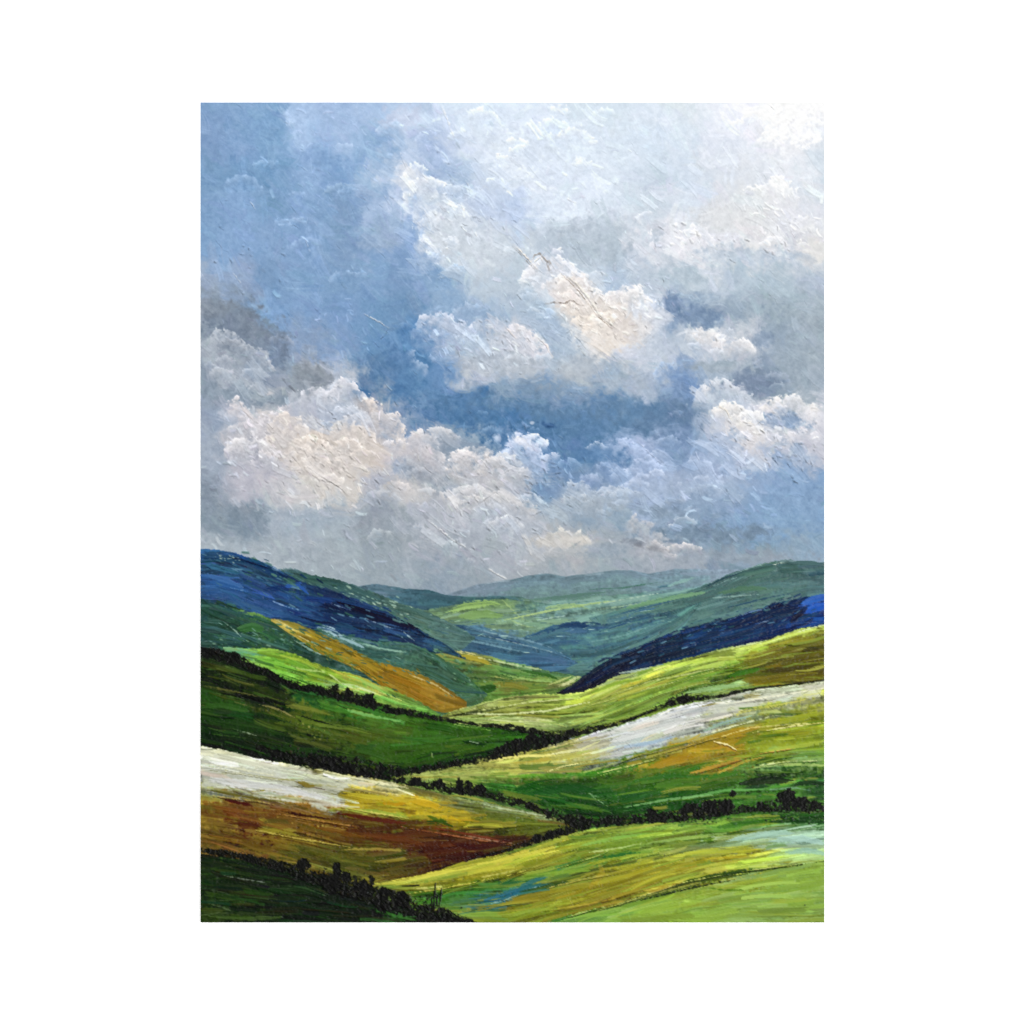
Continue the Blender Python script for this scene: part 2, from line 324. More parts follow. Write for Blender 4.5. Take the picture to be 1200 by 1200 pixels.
def follow(n, lr, wr, op, hgt, jit, dry=.3, rad=5, soft=.9, light=0.0, flat=.35):
    """strokes laid along the edges of the cloud forms"""
    ref = C.copy(); l = blur(C.mean(2), rad); gy_, gx_ = np.gradient(l)
    for _ in range(n):
        x = rng.uniform(X0 - 3, X0 + W + 3); y = rng.uniform(Y0 - 3, 700)
        sx = int(np.clip(x - X0, 0, W - 1)); sy = int(np.clip(y - Y0, 0, H - 1))
        g = math.hypot(gx_[sy, sx], gy_[sy, sx])
        if g < .0035 and rng.random() > flat: continue
        a = math.atan2(gx_[sy, sx], -gy_[sy, sx]) if g > .0035 and rng.random() < .8 else rng.normal(.75, .5)
        a += rng.normal(0, .25)
        col = ref[sy, sx] + rng.normal(light, jit) + rng.normal(0, jit * .3, 3)
        dab(x, y, a, rng.uniform(*lr), rng.uniform(*wr), np.clip(col, 0, 1), op, hgt * rng.uniform(.4, 1.4), dry, rng.normal(0, .25), jit=.06, soft=soft, ridge=.4)
follow(2400, (10, 24), (3, 8), .6, .18, .012, .38)
def puffs(n, box, rmin, rmax, light, depth=1.0):
    ref = C.copy()
    for _ in range(n):
        x = rng.normal((box[0] + box[2]) / 2, (box[2] - box[0]) / 3.6); y = rng.normal((box[1] + box[3]) / 2, (box[3] - box[1]) / 3.6)
        if not (X0 < x < X0 + W - 1 and Y0 < y < 680): continue
        r = rng.uniform(rmin, rmax); a0 = math.radians(rng.uniform(150, 200)); a1 = math.radians(rng.uniform(-30, 40))
        p = []
        for k in range(6):
            a = a0 + (a1 - a0) * k / 5
            p += [int(x + 1.3 * r * math.cos(a)), int(y - r * math.sin(a))]
        col = ref[int(y - Y0), int(x - X0)]
        hexs = lambda c: '%02x%02x%02x' % tuple(int(q * 255) for q in np.clip(c, 0, 1))
        crest(p, hexs(col + light * rng.uniform(.5, 1.4) + np.array([.012, 0, -.012])), hexs(col - light * rng.uniform(.2, .9) + np.array([-.008, 0, .010])), r * depth, .85, 1.7, 1.0, rng.uniform(.25, .65), .22)
for n_, b_, r0_, r1_, l_ in [(70, (265, 475, 455, 580), 5, 20, .055), (56, (490, 500, 660, 620), 4, 16, .06), (36, (610, 300, 770, 400), 4, 14, .04), (34, (480, 365, 640, 430), 4, 12, .05), (44, (810, 440, 966, 560), 4, 12, .06), (18, (800, 384, 890, 415), 3, 8, .05),
                            (40, (475, 190, 600, 320), 4, 14, .045), (40, (650, 545, 800, 620), 4, 12, .05), (22, (750, 255, 960, 300), 4, 11, .04), (16, (880, 125, 966, 160), 4, 10, .03), (26, (236, 390, 330, 460), 4, 12, .05), (30, (700, 510, 860, 580), 4, 12, .05), (30, (520, 120, 720, 230), 5, 16, .025), (26, (300, 130, 480, 320), 5, 15, .03), (24, (430, 600, 640, 660), 5, 14, .035)]:
    puffs(int(n_ * .45), b_, r0_ * 1.4, r1_ * 1.35, l_)
def impasto(n, box, hmin, hmax, lmin, lmax, ang0=0.75, sp=0.45, light=0.03):
    ref = C.copy()
    for _ in range(n):
        x = np.clip(rng.normal((box[0] + box[2]) / 2, (box[2] - box[0]) / 3.4), X0, X0 + W - 1)
        y = np.clip(rng.normal((box[1] + box[3]) / 2, (box[3] - box[1]) / 3.4), Y0, 690)
        L = rng.uniform(lmin, lmax)
        col = ref[int(y - Y0), int(x - X0)] + rng.normal(light, 0.042) + rng.normal(0, 0.008, 3)
        dab(x, y, rng.normal(ang0, sp), L, L * rng.uniform(.2, .5), np.clip(col, 0, 1), .75, rng.uniform(hmin, hmax), .3, rng.normal(0, .3), soft=1.0, ridge=0.8)
for b in [(290, 480, 470, 590), (610, 300, 790, 400), (820, 470, 950, 560), (490, 370, 650, 430), (570, 505, 680, 590), (500, 200, 580, 290), (260, 460, 330, 600), (480, 540, 620, 620), (750, 255, 850, 300), (870, 205, 960, 290)]:
    impasto(int(0.011 * (b[2] - b[0]) * (b[3] - b[1])), b, .25, .8, 3, 11)
impasto(120, (236, 340, 480, 450), .15, .5, 3, 10); impasto(90, (480, 120, 720, 240), .15, .5, 3, 12, light=.015); impasto(80, (300, 120, 480, 330), .1, .4, 3, 12, light=.015)
impasto(110, (700, 560, 966, 660), .1, .4, 4, 14, .3, light=.01); impasto(140, (236, 590, 720, 690), .1, .4, 4, 14, .6, light=.01)
for k in [
 ([601,285, 615,300, 632,318], 1.7, 2.0, 'f2eee8'), ([599,287, 613,302, 630,320], .9, .1, '8f8b88', .7), ([622,306, 626,299, 632,297, 640,306, 643,316, 648,321], 1.3, 1.2, 'a8a09a', .7), ([624,309, 632,301, 638,309], 1.1, 1.0, 'efeae4'), ([655,314, 675,332, 690,350, 702,368, 726,388], 2.2, 2.4, 'f4efe6'), ([653,317, 672,335, 687,353, 699,370, 722,390], 1.0, .1, '96897c', .75),  # thin dark lines: shade of the pale ridges painted in beside them
 ([636,356, 650,354, 662,355, 668,351, 676,356, 688,359], 1.3, 1.0, '8c8078', .6), ([516,122, 524,140, 532,162], 1.6, .9, 'e8f0fa'), ([545,210, 552,224], 1.3, .8, 'c8d6ea'),
 ([663,232, 675,238], 1.2, .9, 'f0f4fa'), ([425,367, 442,376, 457,385], 1.2, 1.0, 'b9cbe0'), ([368,360, 376,368], 1.2, .8, None), ([443,400, 452,390, 455,380], 1.1, .8, None), ([436,398, 446,408], 1.1, .8, None),
 ([292,235, 300,246], 1.1, .9, 'a9c4e6'), ([342,262, 352,268], 1.2, .8, None), ([357,278, 363,296], 1.2, .6, '98b6de'), ([252,280, 262,292], 1.0, .8, None), ([285,282, 294,290], 1.0, .8, None), ([468,178, 476,198], 1.2, .9, 'c9d8ee'), ([448,225, 458,242], 1.2, .8, 'b4cae8'), ([272,318, 284,334], 1.2, .5, 'a9bdd6'),
 ([280,470, 290,485, 300,495], 1.4, 1.2, 'd4d0d4'), ([308,490, 320,502, 330,512], 1.3, 1.2, None), ([310,520, 318,528, 322,538], 1.3, 1.0, None), ([352,515, 358,530, 368,548], 1.2, 1.0, None), ([358,545, 378,558, 398,570, 410,582], 1.6, 1.9, 'e4deda'), ([400,548, 420,562], 1.2, .8, None), ([330,535, 345,528], 1.1, .8, None),
 ([330,442, 342,455, 347,460], 1.4, .9, '858f9e'), ([590,380, 600,392, 606,398], 1.5, 1.0, 'e2dfe2'), ([630,395, 640,405, 648,420], 1.6, 1.2, 'e9e2e2'), ([672,392, 680,400, 688,410], 1.2, 1.0, None), ([612,374, 630,380, 645,365], 1.0, .8, None), ([660,392, 668,386, 672,390], 1.0, .9, None),
 ([835,472, 850,480, 858,496], 1.2, 1.1, 'e8e4dc'), ([850,505, 862,500], 1.1, 1.0, None), ([872,495, 885,497, 895,488], 1.3, 1.1, 'ece6de'), ([815,490, 822,502, 830,510], 1.2, 1.0, '7d93b2'), ([903,535, 912,545], 1.2, 1.0, '6f829c'), ([925,512, 935,525, 945,540], 1.3, 1.0, None), ([935,528, 948,545], 1.2, .9, None), ([810,535, 818,548, 824,558], 1.2, .9, None), ([832,548, 842,562], 1.2, .9, None), ([888,590, 906,594], 1.1, .7, None), ([918,578, 940,582], 1.1, .6, None),
 ([499,607, 515,620, 530,632, 553,645], 1.8, 1.3, 'dcdee4'), ([570,665, 582,672, 595,679], 1.6, 1.2, 'dadadd'), ([585,556, 600,548], 1.1, .8, None), ([560,590, 580,575, 592,585], 1.3, .9, None), ([495,545, 512,558], 1.2, 1.0, None), ([537,574, 545,580], 1.1, .9, None),
 ([745,515, 758,528, 775,543, 792,547], 1.3, .9, 'b4c8ea'), ([805,520, 820,514], 1.1, .8, None), ([620,605, 634,598, 640,610], 1.2, .8, None), ([700,600, 715,605], 1.1, .7, None), ([860,450, 866,468], 1.0, .7, None), ([945,415, 955,410], 1.1, .6, None),
]: knife(*k)
follow(4200, (4, 12), (1.5, 3.6), .6, .30, .020, .38, 3, flat=.2)
ref = C.copy()
for b, n_ in [((270, 460, 470, 590), 46), ((470, 190, 620, 330), 34), ((610, 300, 780, 410), 30), ((480, 370, 650, 440), 20), ((500, 510, 680, 640), 34), ((800, 440, 966, 570), 34), ((700, 510, 860, 600), 26), ((520, 125, 740, 240), 26), ((740, 180, 960, 300), 26), ((236, 390, 330, 470), 16), ((300, 125, 470, 330), 24), ((420, 560, 640, 670), 22)]:
    for _ in range(n_):
        x = np.clip(rng.uniform(b[0], b[2]), X0, X0 + W - 1); y = rng.uniform(b[1], b[3])
        sx, sy = int(x - X0), int(y - Y0)
        col = ref[sy, sx] + rng.normal(.012, .022)
        if ref[sy, sx].mean() < .68: continue
        L = rng.uniform(10, 30)
        dab(x, y, rng.normal(.72, .22), L, L * rng.uniform(.22, .42), np.clip(col, 0, 1), .62, .4, .34, rng.normal(0, .2), jit=.05, soft=.9, ridge=1.2)
# knife-sharp tonal separation: the light paint sits bright on the dark
sk = (PY < 716)[..., None]
det = C - blur(C, 7); C += sk * .16 * det
det = C - blur(C, 22); C += sk * .30 * det
lum = C.mean(2, keepdims=True)
C += sk * (((lum + (C - lum) * .80) - .70) * 1.05 + .708 - C)
C[..., 1] += .005 * ss(540, 620, PY) * sk[..., 0]; C[..., 0] -= .006 * ss(540, 620, PY) * sk[..., 0]
np.clip(C, 0, 1, out=C)
for b, n_ in [((290, 470, 465, 590), 70), ((610, 300, 780, 400), 34), ((820, 460, 960, 560), 44), ((490, 370, 650, 430), 22), ((570, 510, 690, 600), 36), ((470, 190, 600, 300), 18), ((750, 255, 960, 300), 20), ((500, 570, 640, 650), 22), ((240, 270, 330, 330), 14), ((920, 515, 950, 560), 12)]:
    for _ in range(n_):                     # nicks: a darkened line with a lighter line beside it
        x = np.clip(rng.normal((b[0] + b[2]) / 2, (b[2] - b[0]) / 3.6), X0 + 3, X0 + W - 6); y = np.clip(rng.normal((b[1] + b[3]) / 2, (b[3] - b[1]) / 3.6), Y0, 680)
        a = rng.normal(.8, .35); l = rng.uniform(3, 10)
        c = C[int(y - Y0), int(x - X0)]
        dk = '%02x%02x%02x' % tuple(int(255 * q) for q in np.clip(c * rng.uniform(.62, .86), 0, 1)); lt = '%02x%02x%02x' % tuple(int(255 * q) for q in np.clip(c + rng.uniform(.03, .09), 0, 1))
        knife([x, y, x + l * math.cos(a), y + l * math.sin(a)], rng.uniform(.8, 1.2), .5, dk, .75)
        knife([x + 1.4, y - 1.0, x + 1.4 + l * math.cos(a), y - 1.0 + l * math.sin(a)], rng.uniform(.9, 1.4), rng.uniform(.5, 1.1), lt, .8, 0)
for _ in range(330):                        # short knife nicks everywhere in the thick sky
    x = rng.uniform(X0, X0 + W); y = rng.uniform(Y0, 655); a = rng.normal(.85, .4); l = rng.uniform(3, 12)
    lum = C[int(y - Y0), min(W - 1, int(x - X0))].mean()
    if lum < 0.62 and rng.random() < .75: continue
    knife([x, y, x + l * math.cos(a), y + l * math.sin(a)], rng.uniform(.8, 1.3), rng.uniform(.3, .85))

dry = np.clip(scrub(.8, 1.6, 1.4) - .5, -.3, .3) * ss(-.3, 1.2, N40) + np.clip(scrub(2.2, 1.5, 1.5) - .5, -.3, .3) * ss(.2, 1.4, np.roll(N40, 200, 1))
C += (.03 * dry + .010 * N3 + .006 * N6)[..., None] * np.array([1.0, .95, .85]); T += .14 * dry + .05 * N6
CLOUDS = [
 [(236,392),(300,396),(346,455),(395,440),(440,468),(478,505),(520,530),(560,540),(600,560),(650,600),(700,640),(600,650),(480,650),(380,640),(236,640)],
 [(470,195),(500,205),(560,265),(600,300),(640,296),(700,338),(745,330),(800,370),(760,420),(700,440),(620,445),(520,445),(480,410),(480,370),(560,365),(600,340),(530,325),(490,285)],
 [(800,384),(840,384),(885,405),(880,425),(830,430),(800,410)],
 [(808,470),(820,440),(870,448),(900,468),(945,466),(966,476),(966,560),(900,565),(860,580),(800,545),(830,520)],
 [(584,560),(590,520),(605,506),(630,518),(665,545),(720,512),(760,525),(792,548),(830,580),(740,600),(650,590)],
 [(757,295),(765,268),(830,258),(880,220),(910,206),(940,230),(966,255),(966,290),(880,292),(820,300)],
 [(878,172),(910,132),(925,120),(966,120),(966,165),(920,168)],
]
def polymask(poly):
    m = np.zeros((H, W), bool)
    x = PX + 6 * N14 + 3 * N6; y = PY + 6 * np.roll(N14, 50, 1) + 3 * np.roll(N6, 33, 0)
    n = len(poly)
    for i in range(n):
        (ax, ay), (bx, by) = poly[i], poly[(i + 1) % n]
        if ay == by: continue
        c = ((ay > y) != (by > y)) & (x < (bx - ax) * (y - ay) / (by - ay) + ax)
        m ^= c
    return m
CLABEL = ['large peach and grey cloud bank at the lower left of the sky', 'tall white cloud with a warm peach crest in the middle of the sky',
          'small cream cloud strip below the grey gap at the right', 'bright white cloud at the right edge below the grey bank',
          'pale blue cloud tops below the deep blue gap', 'soft cream cloud in the pale upper right of the sky', 'brightest white cloud in the top right corner']
for poly, lab in zip(CLOUDS, CLABEL):
    PIECES.append(('painted_cloud', lab, 'sky', 0))
    ID[polymask(poly) & (ID == 0)] = len(PIECES) - 1

#LAND
# ---- land: every piece lies in front of the one before
def curve(pts):
    p = pair(pts)
    x = np.arange(X0, X0 + W); y = np.interp(x, [q[0] for q in p], [q[1] for q in p])
    k = np.hanning(13); k /= k.sum()
    yp = np.convolve(np.pad(y, 6, mode='edge'), k, 'valid')
    return yp.astype(np.float32), p[0][0], p[-1][0]

def piece(name, label, kind='land', parent=None):
    PIECES.append((name, label, kind, parent)); return len(PIECES) - 1

def patch(col, poly, op, mask):
    """a flat block of knife-laid colour with a torn rim"""
    x = PX + 3 * N14 + 1.5 * N6 + 1.2 * N3; y = PY + 2 * np.roll(N14, 50, 1) + 1.2 * np.roll(N6, 33, 0) + 1.0 * np.roll(N3, 21, 0)
    m = np.zeros((H, W), bool); n = len(poly)
    for i in range(n):
        (ax, ay), (bx, by) = poly[i], poly[(i + 1) % n]
        if ay != by: m ^= ((ay > y) != (by > y)) & (x < (bx - ax) * (y - ay) / (by - ay) + ax)
    f = m.astype(np.float32); f = (f + np.roll(f, 1, 0) + np.roll(f, -1, 0) + np.roll(f, 1, 1) + np.roll(f, -1, 1)) / 5
    st = BT[(PY * 2.0 + PX * .2).astype(int) & 1023, (PX * .8).astype(int) & 1023]
    a = op * f * mask * ss(.1, .4, st)
    C[:] += a[..., None] * (hx(col) + (.07 * (st - .5))[..., None] - C)
    T[:] += a * (.25 * st + .1)

PATCHES = {
 'white and rust brown ploughed field at the left edge': [('bcc0ae', .85, [235,880, 300,891, 345,899, 400,910, 455,920, 402,922, 398,932, 388,943, 340,937, 290,929, 235,919]), ('c2c4a0', .6, [235,876, 330,894, 480,921, 478,926, 400,914, 330,902, 235,884]), ('b5a024', .78, [402,926, 440,930, 480,935, 520,939, 545,950, 550,970, 520,962, 490,955, 450,951, 402,946]), ('8c9c30', .6, [390,946, 440,951, 500,956, 505,962, 440,957, 385,949]), ('616c24', .7, [545,942, 600,949, 655,962, 668,970, 645,980, 600,974, 560,962]), ('4c2a14', .65, [385,953, 440,956, 500,963, 560,976, 600,986, 560,1002, 530,1011, 500,1000, 450,986, 395,976]), ('401a0e', .6, [470,985, 540,985, 600,988, 560,1002, 525,1010]), ('4a4e1a', .6, [340,985, 420,990, 480,1004, 500,1012, 450,1024, 400,1018, 330,1004]), ('5e401a', .5, [235,942, 300,938, 380,950, 400,962, 320,968, 235,958])],
 'white, gold and green field sweeping up to the right edge': [('c2c6bc', .7, [664,872, 720,854, 760,843, 820,829, 890,814, 850,838, 800,855, 770,868, 720,884, 690,888]), ('c8ccb8', .75, [830,826, 966,800, 966,815, 900,824, 850,838]), ('c0be86', .5, [640,877, 690,864, 722,860, 704,890, 652,893]), ('1f5218', .45, [600,927, 660,915, 720,918, 780,921, 840,926, 880,936, 820,946, 740,956, 680,956, 630,943]), ('3d6c1e', .5, [690,915, 760,900, 860,902, 900,915, 840,922, 740,925]), ('a08620', .7, [760,892, 800,878, 850,862, 895,850, 880,864, 840,880, 800,892, 770,906]), ('86901f', .55, [850,884, 900,858, 966,846, 966,877, 900,892]), ('b2b04c', .6, [560,893, 650,878, 700,876, 700,895, 640,905, 570,905]), ('a8b05a', .6, [475,911, 560,895, 560,912, 500,916])],
 'dark green field between the two hedges at the left': [('11240f', .6, [235,842, 300,855, 360,868, 420,884, 440,905, 380,900, 300,880, 235,872]), ('3c6a1e', .55, [440,850, 520,848, 600,856, 640,862, 600,868, 560,880, 480,898, 430,890]), ('0e130a', .65, [235,762, 290,785, 350,812, 330,820, 270,808, 235,798]), ('1a3a14', .5, [235,825, 300,835, 330,850, 300,855, 235,842]), ('4c5a1c', .5, [330,830, 420,838, 480,850, 470,870, 400,868, 340,852])],
 'deep blue heather hill at the left edge': [('2d4a58', .6, [235,645, 290,656, 340,682, 385,700, 330,692, 280,674, 235,669]), ('2b5890', .7, [235,673, 265,677, 292,690, 265,691, 235,687]), ('2c5490', .5, [235,676, 300,690, 360,702, 385,712, 360,722, 300,708, 235,700]), ('36648c', .45, [300,712, 350,722, 420,735, 400,742, 340,732]), ('3c637c', .5, [450,738, 500,748, 540,768, 520,760, 470,748]), ('2f4f7c', .45, [235,690, 290,697, 330,712, 300,718, 265,704, 235,704]), ('141c3a', .8, [392,704, 440,714, 490,736, 470,736, 430,722]), ('20406a', .5, [300,700, 350,705, 420,722, 470,740, 420,742, 350,730])],
 'deep blue heather slope at the right edge': [('12203e', .6, [870,728, 960,700, 940,722, 880,735]), ('142432', .6, [690,806, 740,775, 820,752, 800,764, 740,785]), ('2659b0', .8, [938,708, 966,698, 966,722, 945,722])],
 'near black green field in the lower left corner': [('131f0d', .6, [235,1005, 330,1025, 420,1060, 400,1075, 300,1062, 235,1045])],
 'front meadow of yellow, green and turquoise strokes at the lower right': [('b4ae38', .65, [460,1036, 530,1015, 600,1000, 650,990, 640,1004, 560,1022, 500,1036]), ('2d6a70', .75, [560,1056, 600,1044, 640,1028, 636,1040, 600,1054, 572,1064]), ('7f7a1f', .6, [600,1062, 650,1040, 720,1018, 800,1006, 860,1000, 800,1024, 720,1050, 640,1070]), ('9cbaa0', .65, [850,988, 900,976, 966,972, 966,1000, 930,998, 880,990]), ('87a636', .45, [660,990, 740,972, 830,968, 840,980, 720,1000])],
 'smooth light green slope in the lower right corner': [('88a83e', .6, [700,1074, 760,1054, 850,1034, 966,1014, 966,1060, 860,1074, 740,1079])],
 'long lime green field climbing to the right edge below the blue slope': [('5a531a', .65, [895,758, 966,738, 966,796, 900,800, 870,802, 880,790]), ('a6b04e', .5, [560,834, 690,822, 800,780, 880,758, 800,784, 700,830]), ('9aa862', .5, [515,842, 600,845, 650,850, 650,857, 560,850])],
}

TINT = {'pale grey blue ridge on the horizon in the centre': ('8a9fae', .38),
 'small teal hill on the horizon left of the central ridge': ('5a7a8a', .2),
 None: ('7d9ca0', .26),
 'green far hill at the right edge': ('62848c', .34),
 'blue grey hill in the middle of the valley': ('456478', .2),
 'slate blue slope falling right towards the valley floor': ('4c6c80', .2),
 'teal green far slope behind the blue hill at the left': ('48666e', .25),
 'small green fields on the valley floor': ('5c7a60', .12),
 'ochre strip field running down the slope at the left': ('7c6a22', .3),
 'dark green field between the two hedges at the left': ('28380f', .10),
 'deep blue heather hill at the left edge': ('29425a', .10),
 'deep blue heather slope at the right edge': ('17304a', .2),
 'dark teal green pasture below the blue hill at the left': ('2c4a4c', .22)}

MIX = {'smooth light green slope in the lower right corner': ['7ea460', '94b84c', '8aac74', '98a838', '6f9a48', '9cb86c'],
 'deep blue heather hill at the left edge': ['1f4a78', '2f6090', '2a5664', '1a2f5c', '3a6a70', '2c5a96', '21406c'],
 'deep blue heather slope at the right edge': ['1d3f78', '16305a', '204a60', '2a5a8a', '12203a', '1c4470'],
 'dark green field between the two hedges at the left': ['3f5f1c', '566a20', '2a4a18', '1a3010', '447026', '6a7428', '0f1a0c'],
 'white, gold and green field sweeping up to the right edge': ['6a8a24', '8a8a2a', '2f5a1c', 'a89030', '4a7a28', '3a6a20'],
 'front meadow of yellow, green and turquoise strokes at the lower right': ['a4a832', '7fa034', '8a8a22', 'b4ac38', '5f8a30', '94a83c'],
 'white and rust brown ploughed field at the left edge': ['8a7a24', '5a3014', 'a0902c', '6a4a1a', '3f2210', '7a6420', '4a4e1a'],
 'long lime green field climbing to the right edge below the blue slope': ['b4c04c', '8aa83a', 'a0b44c', '6f943a', 'b8b84a'],
 'dark teal green pasture below the blue hill at the left': ['3a6a5c', '2c5064', '4a7a6a', '2f5a3a', '44707a', '5a8a7c'],
 None: ['8fb0a0', '6a9088', '9ab88a', '54788a', '88a89c', '7aa088'],
 'teal green far slope behind the blue hill at the left': ['4c7878', '3a6070', '6a8a70', '5a7f84', '3f6a58'],
 'green far hill at the right edge': ['4f7a78', '5f8a74', '44687a', '557a5c', '6a9088'],
 'blue grey hill in the middle of the valley': ['3f6484', '5a8088', '4a706c', '34587a'],
 'slate blue slope falling right towards the valley floor': ['3f6484', '5a8298', '2f5274', '6a929c']}

def land(name, label, top, bot, ctrl, n=0, rag=1.2, jit=0.045, streak=0.035, hgt=0.35, over=14, lw=(14, 60), ww=(1.2, 4.5), aniso=4.0, pw=1.6, light=None, sharp=1.0):
    t, xa, xb = curve(top); b, _, _ = curve(bot)
    th = np.maximum(b - t, 3)
    v = (PY - t[None]) / th[None]
    mean = float(np.median(th))
    V = v * mean
    edge = rag * (0.3 * N3 + 0.2 * N6 + 0.5 * N40)
    m = np.clip(PY - t[None] + edge, 0, 1) * np.clip(b[None] + over * np.clip((b - t - 2) / 18, 0, 1)[None] - PY, 0, 1) * ((PX >= xa) & (PX <= xb))
    yy, xx = np.nonzero(m > 0)
    if len(yy) == 0: return
    y0, y1, x0, x1 = yy.min(), yy.max() + 1, xx.min(), xx.max() + 1
    sl = (slice(y0, y1), slice(x0, x1))
    # ground tones spread along the lie of the land
    vi = (V[sl] * 2.2 + 17 * len(PIECES)).astype(int) & 1023
    st = BT[vi, (PX[sl] * 0.9).astype(int) & 1023] - .5
    st2 = BT[(V[sl] * 0.7 + 300).astype(int) & 1023, (PX[sl] * 0.45).astype(int) & 1023] - .5
    qx = PX[sl] + 14 * N14[sl]; qv = V[sl] + sharp * (9 * st + 12 * st2 + 2.0 * N6[sl])
    num = 0; den = 0
    for cx, cy, col in ctrl:
        i = int(np.clip(cx - X0, 0, W - 1)); cv = (cy - t[i]) / th[i] * mean
        d2 = ((qx - cx) / aniso) ** 2 + (qv - cv) ** 2 + 2.0
        w = d2 ** -pw
        num = num + w[..., None] * hx(col); den = den + w
    G = num / den[..., None]
    g = np.clip(G * (1 + 12 * streak * st + 8 * streak * st2 + .05 * N6[sl] + .05 * N3[sl])[..., None], 0, 1)
    a = m[sl]
    C[sl] += a[..., None] * (g - C[sl])
    hgt = hgt * 1.35
    T[sl] += a * (hgt * (0.4 + 1.2 * st + .15 * N3[sl]) - T[sl])
    pid = piece(name, label)
    ID[m > 0.5] = pid
    for q in PATCHES.get(label, ()): patch(q[0], pair(q[2]), q[1], m)
    full = np.zeros((H, W, 3), np.float32); full[sl] = C[sl]
    slope_t = np.gradient(t); slope_b = np.gradient(b)
    M = np.minimum(m * 1.0, 1)
    mix = MIX.get(label)
    idx = rng.integers(0, len(yy), n)
    for q in idx:
        y, x = int(yy[q]), int(xx[q])
        f = min(max(v[y, x], 0), 1)
        sl_ = slope_t[x] * (1 - f) + slope_b[x] * f
        L = rng.uniform(*lw); wd = rng.uniform(*ww)
        col = full[y, x] * (1 + rng.normal(0, jit * 1.5)) + rng.normal(0, jit * .25, 3)
        if mix and rng.random() < .32 and full[y, x].mean() < .62:
            col = .65 * hx(mix[rng.integers(len(mix))]) + .35 * col
        if rng.random() < .26: wd = rng.uniform(3.5, 8); L = rng.uniform(16, 46)
        if rng.random() < .22:      # thin pulled line, light or dark
            wd = rng.uniform(.7, 1.3); L *= rng.uniform(.3, .8)
            col = np.clip(full[y, x] + (rng.uniform(.08, .24) if rng.random() < .55 else -rng.uniform(.06, .16)), .02, .9)
        dab(x + X0, y + Y0, math.atan(sl_) + rng.normal(0, .07), L, wd, np.clip(col, 0, 1), rng.uniform(.5, .95), rng.uniform(.2, 1.0) * hgt, rng.uniform(.25, .5), rng.normal(0, .12), M, jit=.08, ridge=.7)
    tint = TINT.get(label)
    if tint:
        C[sl] += (a * tint[1])[..., None] * (hx(tint[0]) - C[sl])
    return pid, M, t, b

def strokes(L):
    """hand-laid strips: colour, width, points"""
    for s in L:
        col, wd, pts = s[0], s[1], pair(s[2]); op = s[3] if len(s) > 3 else .85
        if wd <= 2 and hx(col).mean() > .5: wd *= .72; op *= .75
        band(col, wd, pts, op)

def band(col, wd, pts, op=.85, hgt=.45, taper=True):
    xs = [p[0] for p in pts]; ys = [p[1] for p in pts]; m = int(wd + 5)
    x0, x1 = int(max(0, min(xs) - m - X0)), int(min(W, max(xs) + m - X0))
    y0, y1 = int(max(0, min(ys) - m - Y0)), int(min(H, max(ys) + m - Y0))
    if x1 <= x0 or y1 <= y0: return
    d, s, run, L = polydist(pts, x0, x1, y0, y1)
    t = run / L; sd = d * s
    ou, ov = rng.integers(0, 1024, 2)
    br = BT[(sd * 2 + ov).astype(int) & 1023, (run + ou).astype(int) & 1023]
    w = wd / 2 * ((1 - np.abs(2 * t - 1) ** 3) if taper else 1) + (br - .5) * min(wd * .8, 4) + .35 * N3[y0:y1, x0:x1]
    a = op * np.clip(w - d + .5, 0, 1) * ss(.08, .36, br)
    C[y0:y1, x0:x1] += a[..., None] * (hx(col) + ((br - .5) * .10)[..., None] - C[y0:y1, x0:x1])
    rim = np.exp(-((d - w + .6) ** 2) / 1.1)
    tt = T[y0:y1, x0:x1]
    tt += a * (hgt * (.35 + .9 * br + .6 * rim) - .5 * tt)

def dots(n, pts, spread, cols, r=(.8, 2.2), hgt=.8, op=.9, asp=1.0, ang=0.0):
    pts = pair(pts); xs = np.array([p[0] for p in pts], float); ys = np.array([p[1] for p in pts], float)
    s = np.concatenate([[0], np.cumsum(np.hypot(np.diff(xs), np.diff(ys)))])
    for q in rng.uniform(0, s[-1], n):
        x = np.interp(q, s, xs) + rng.normal(0, spread); y = np.interp(q, s, ys) + rng.normal(0, spread)
        rr = rng.uniform(*r) * .75
        dab(x, y, ang + rng.normal(0, .8 if asp < 1.5 else .15), rr * 2 * asp, rr * 2, hx(cols[rng.integers(len(cols))]), op, hgt, .15, soft=.8, jit=.06)

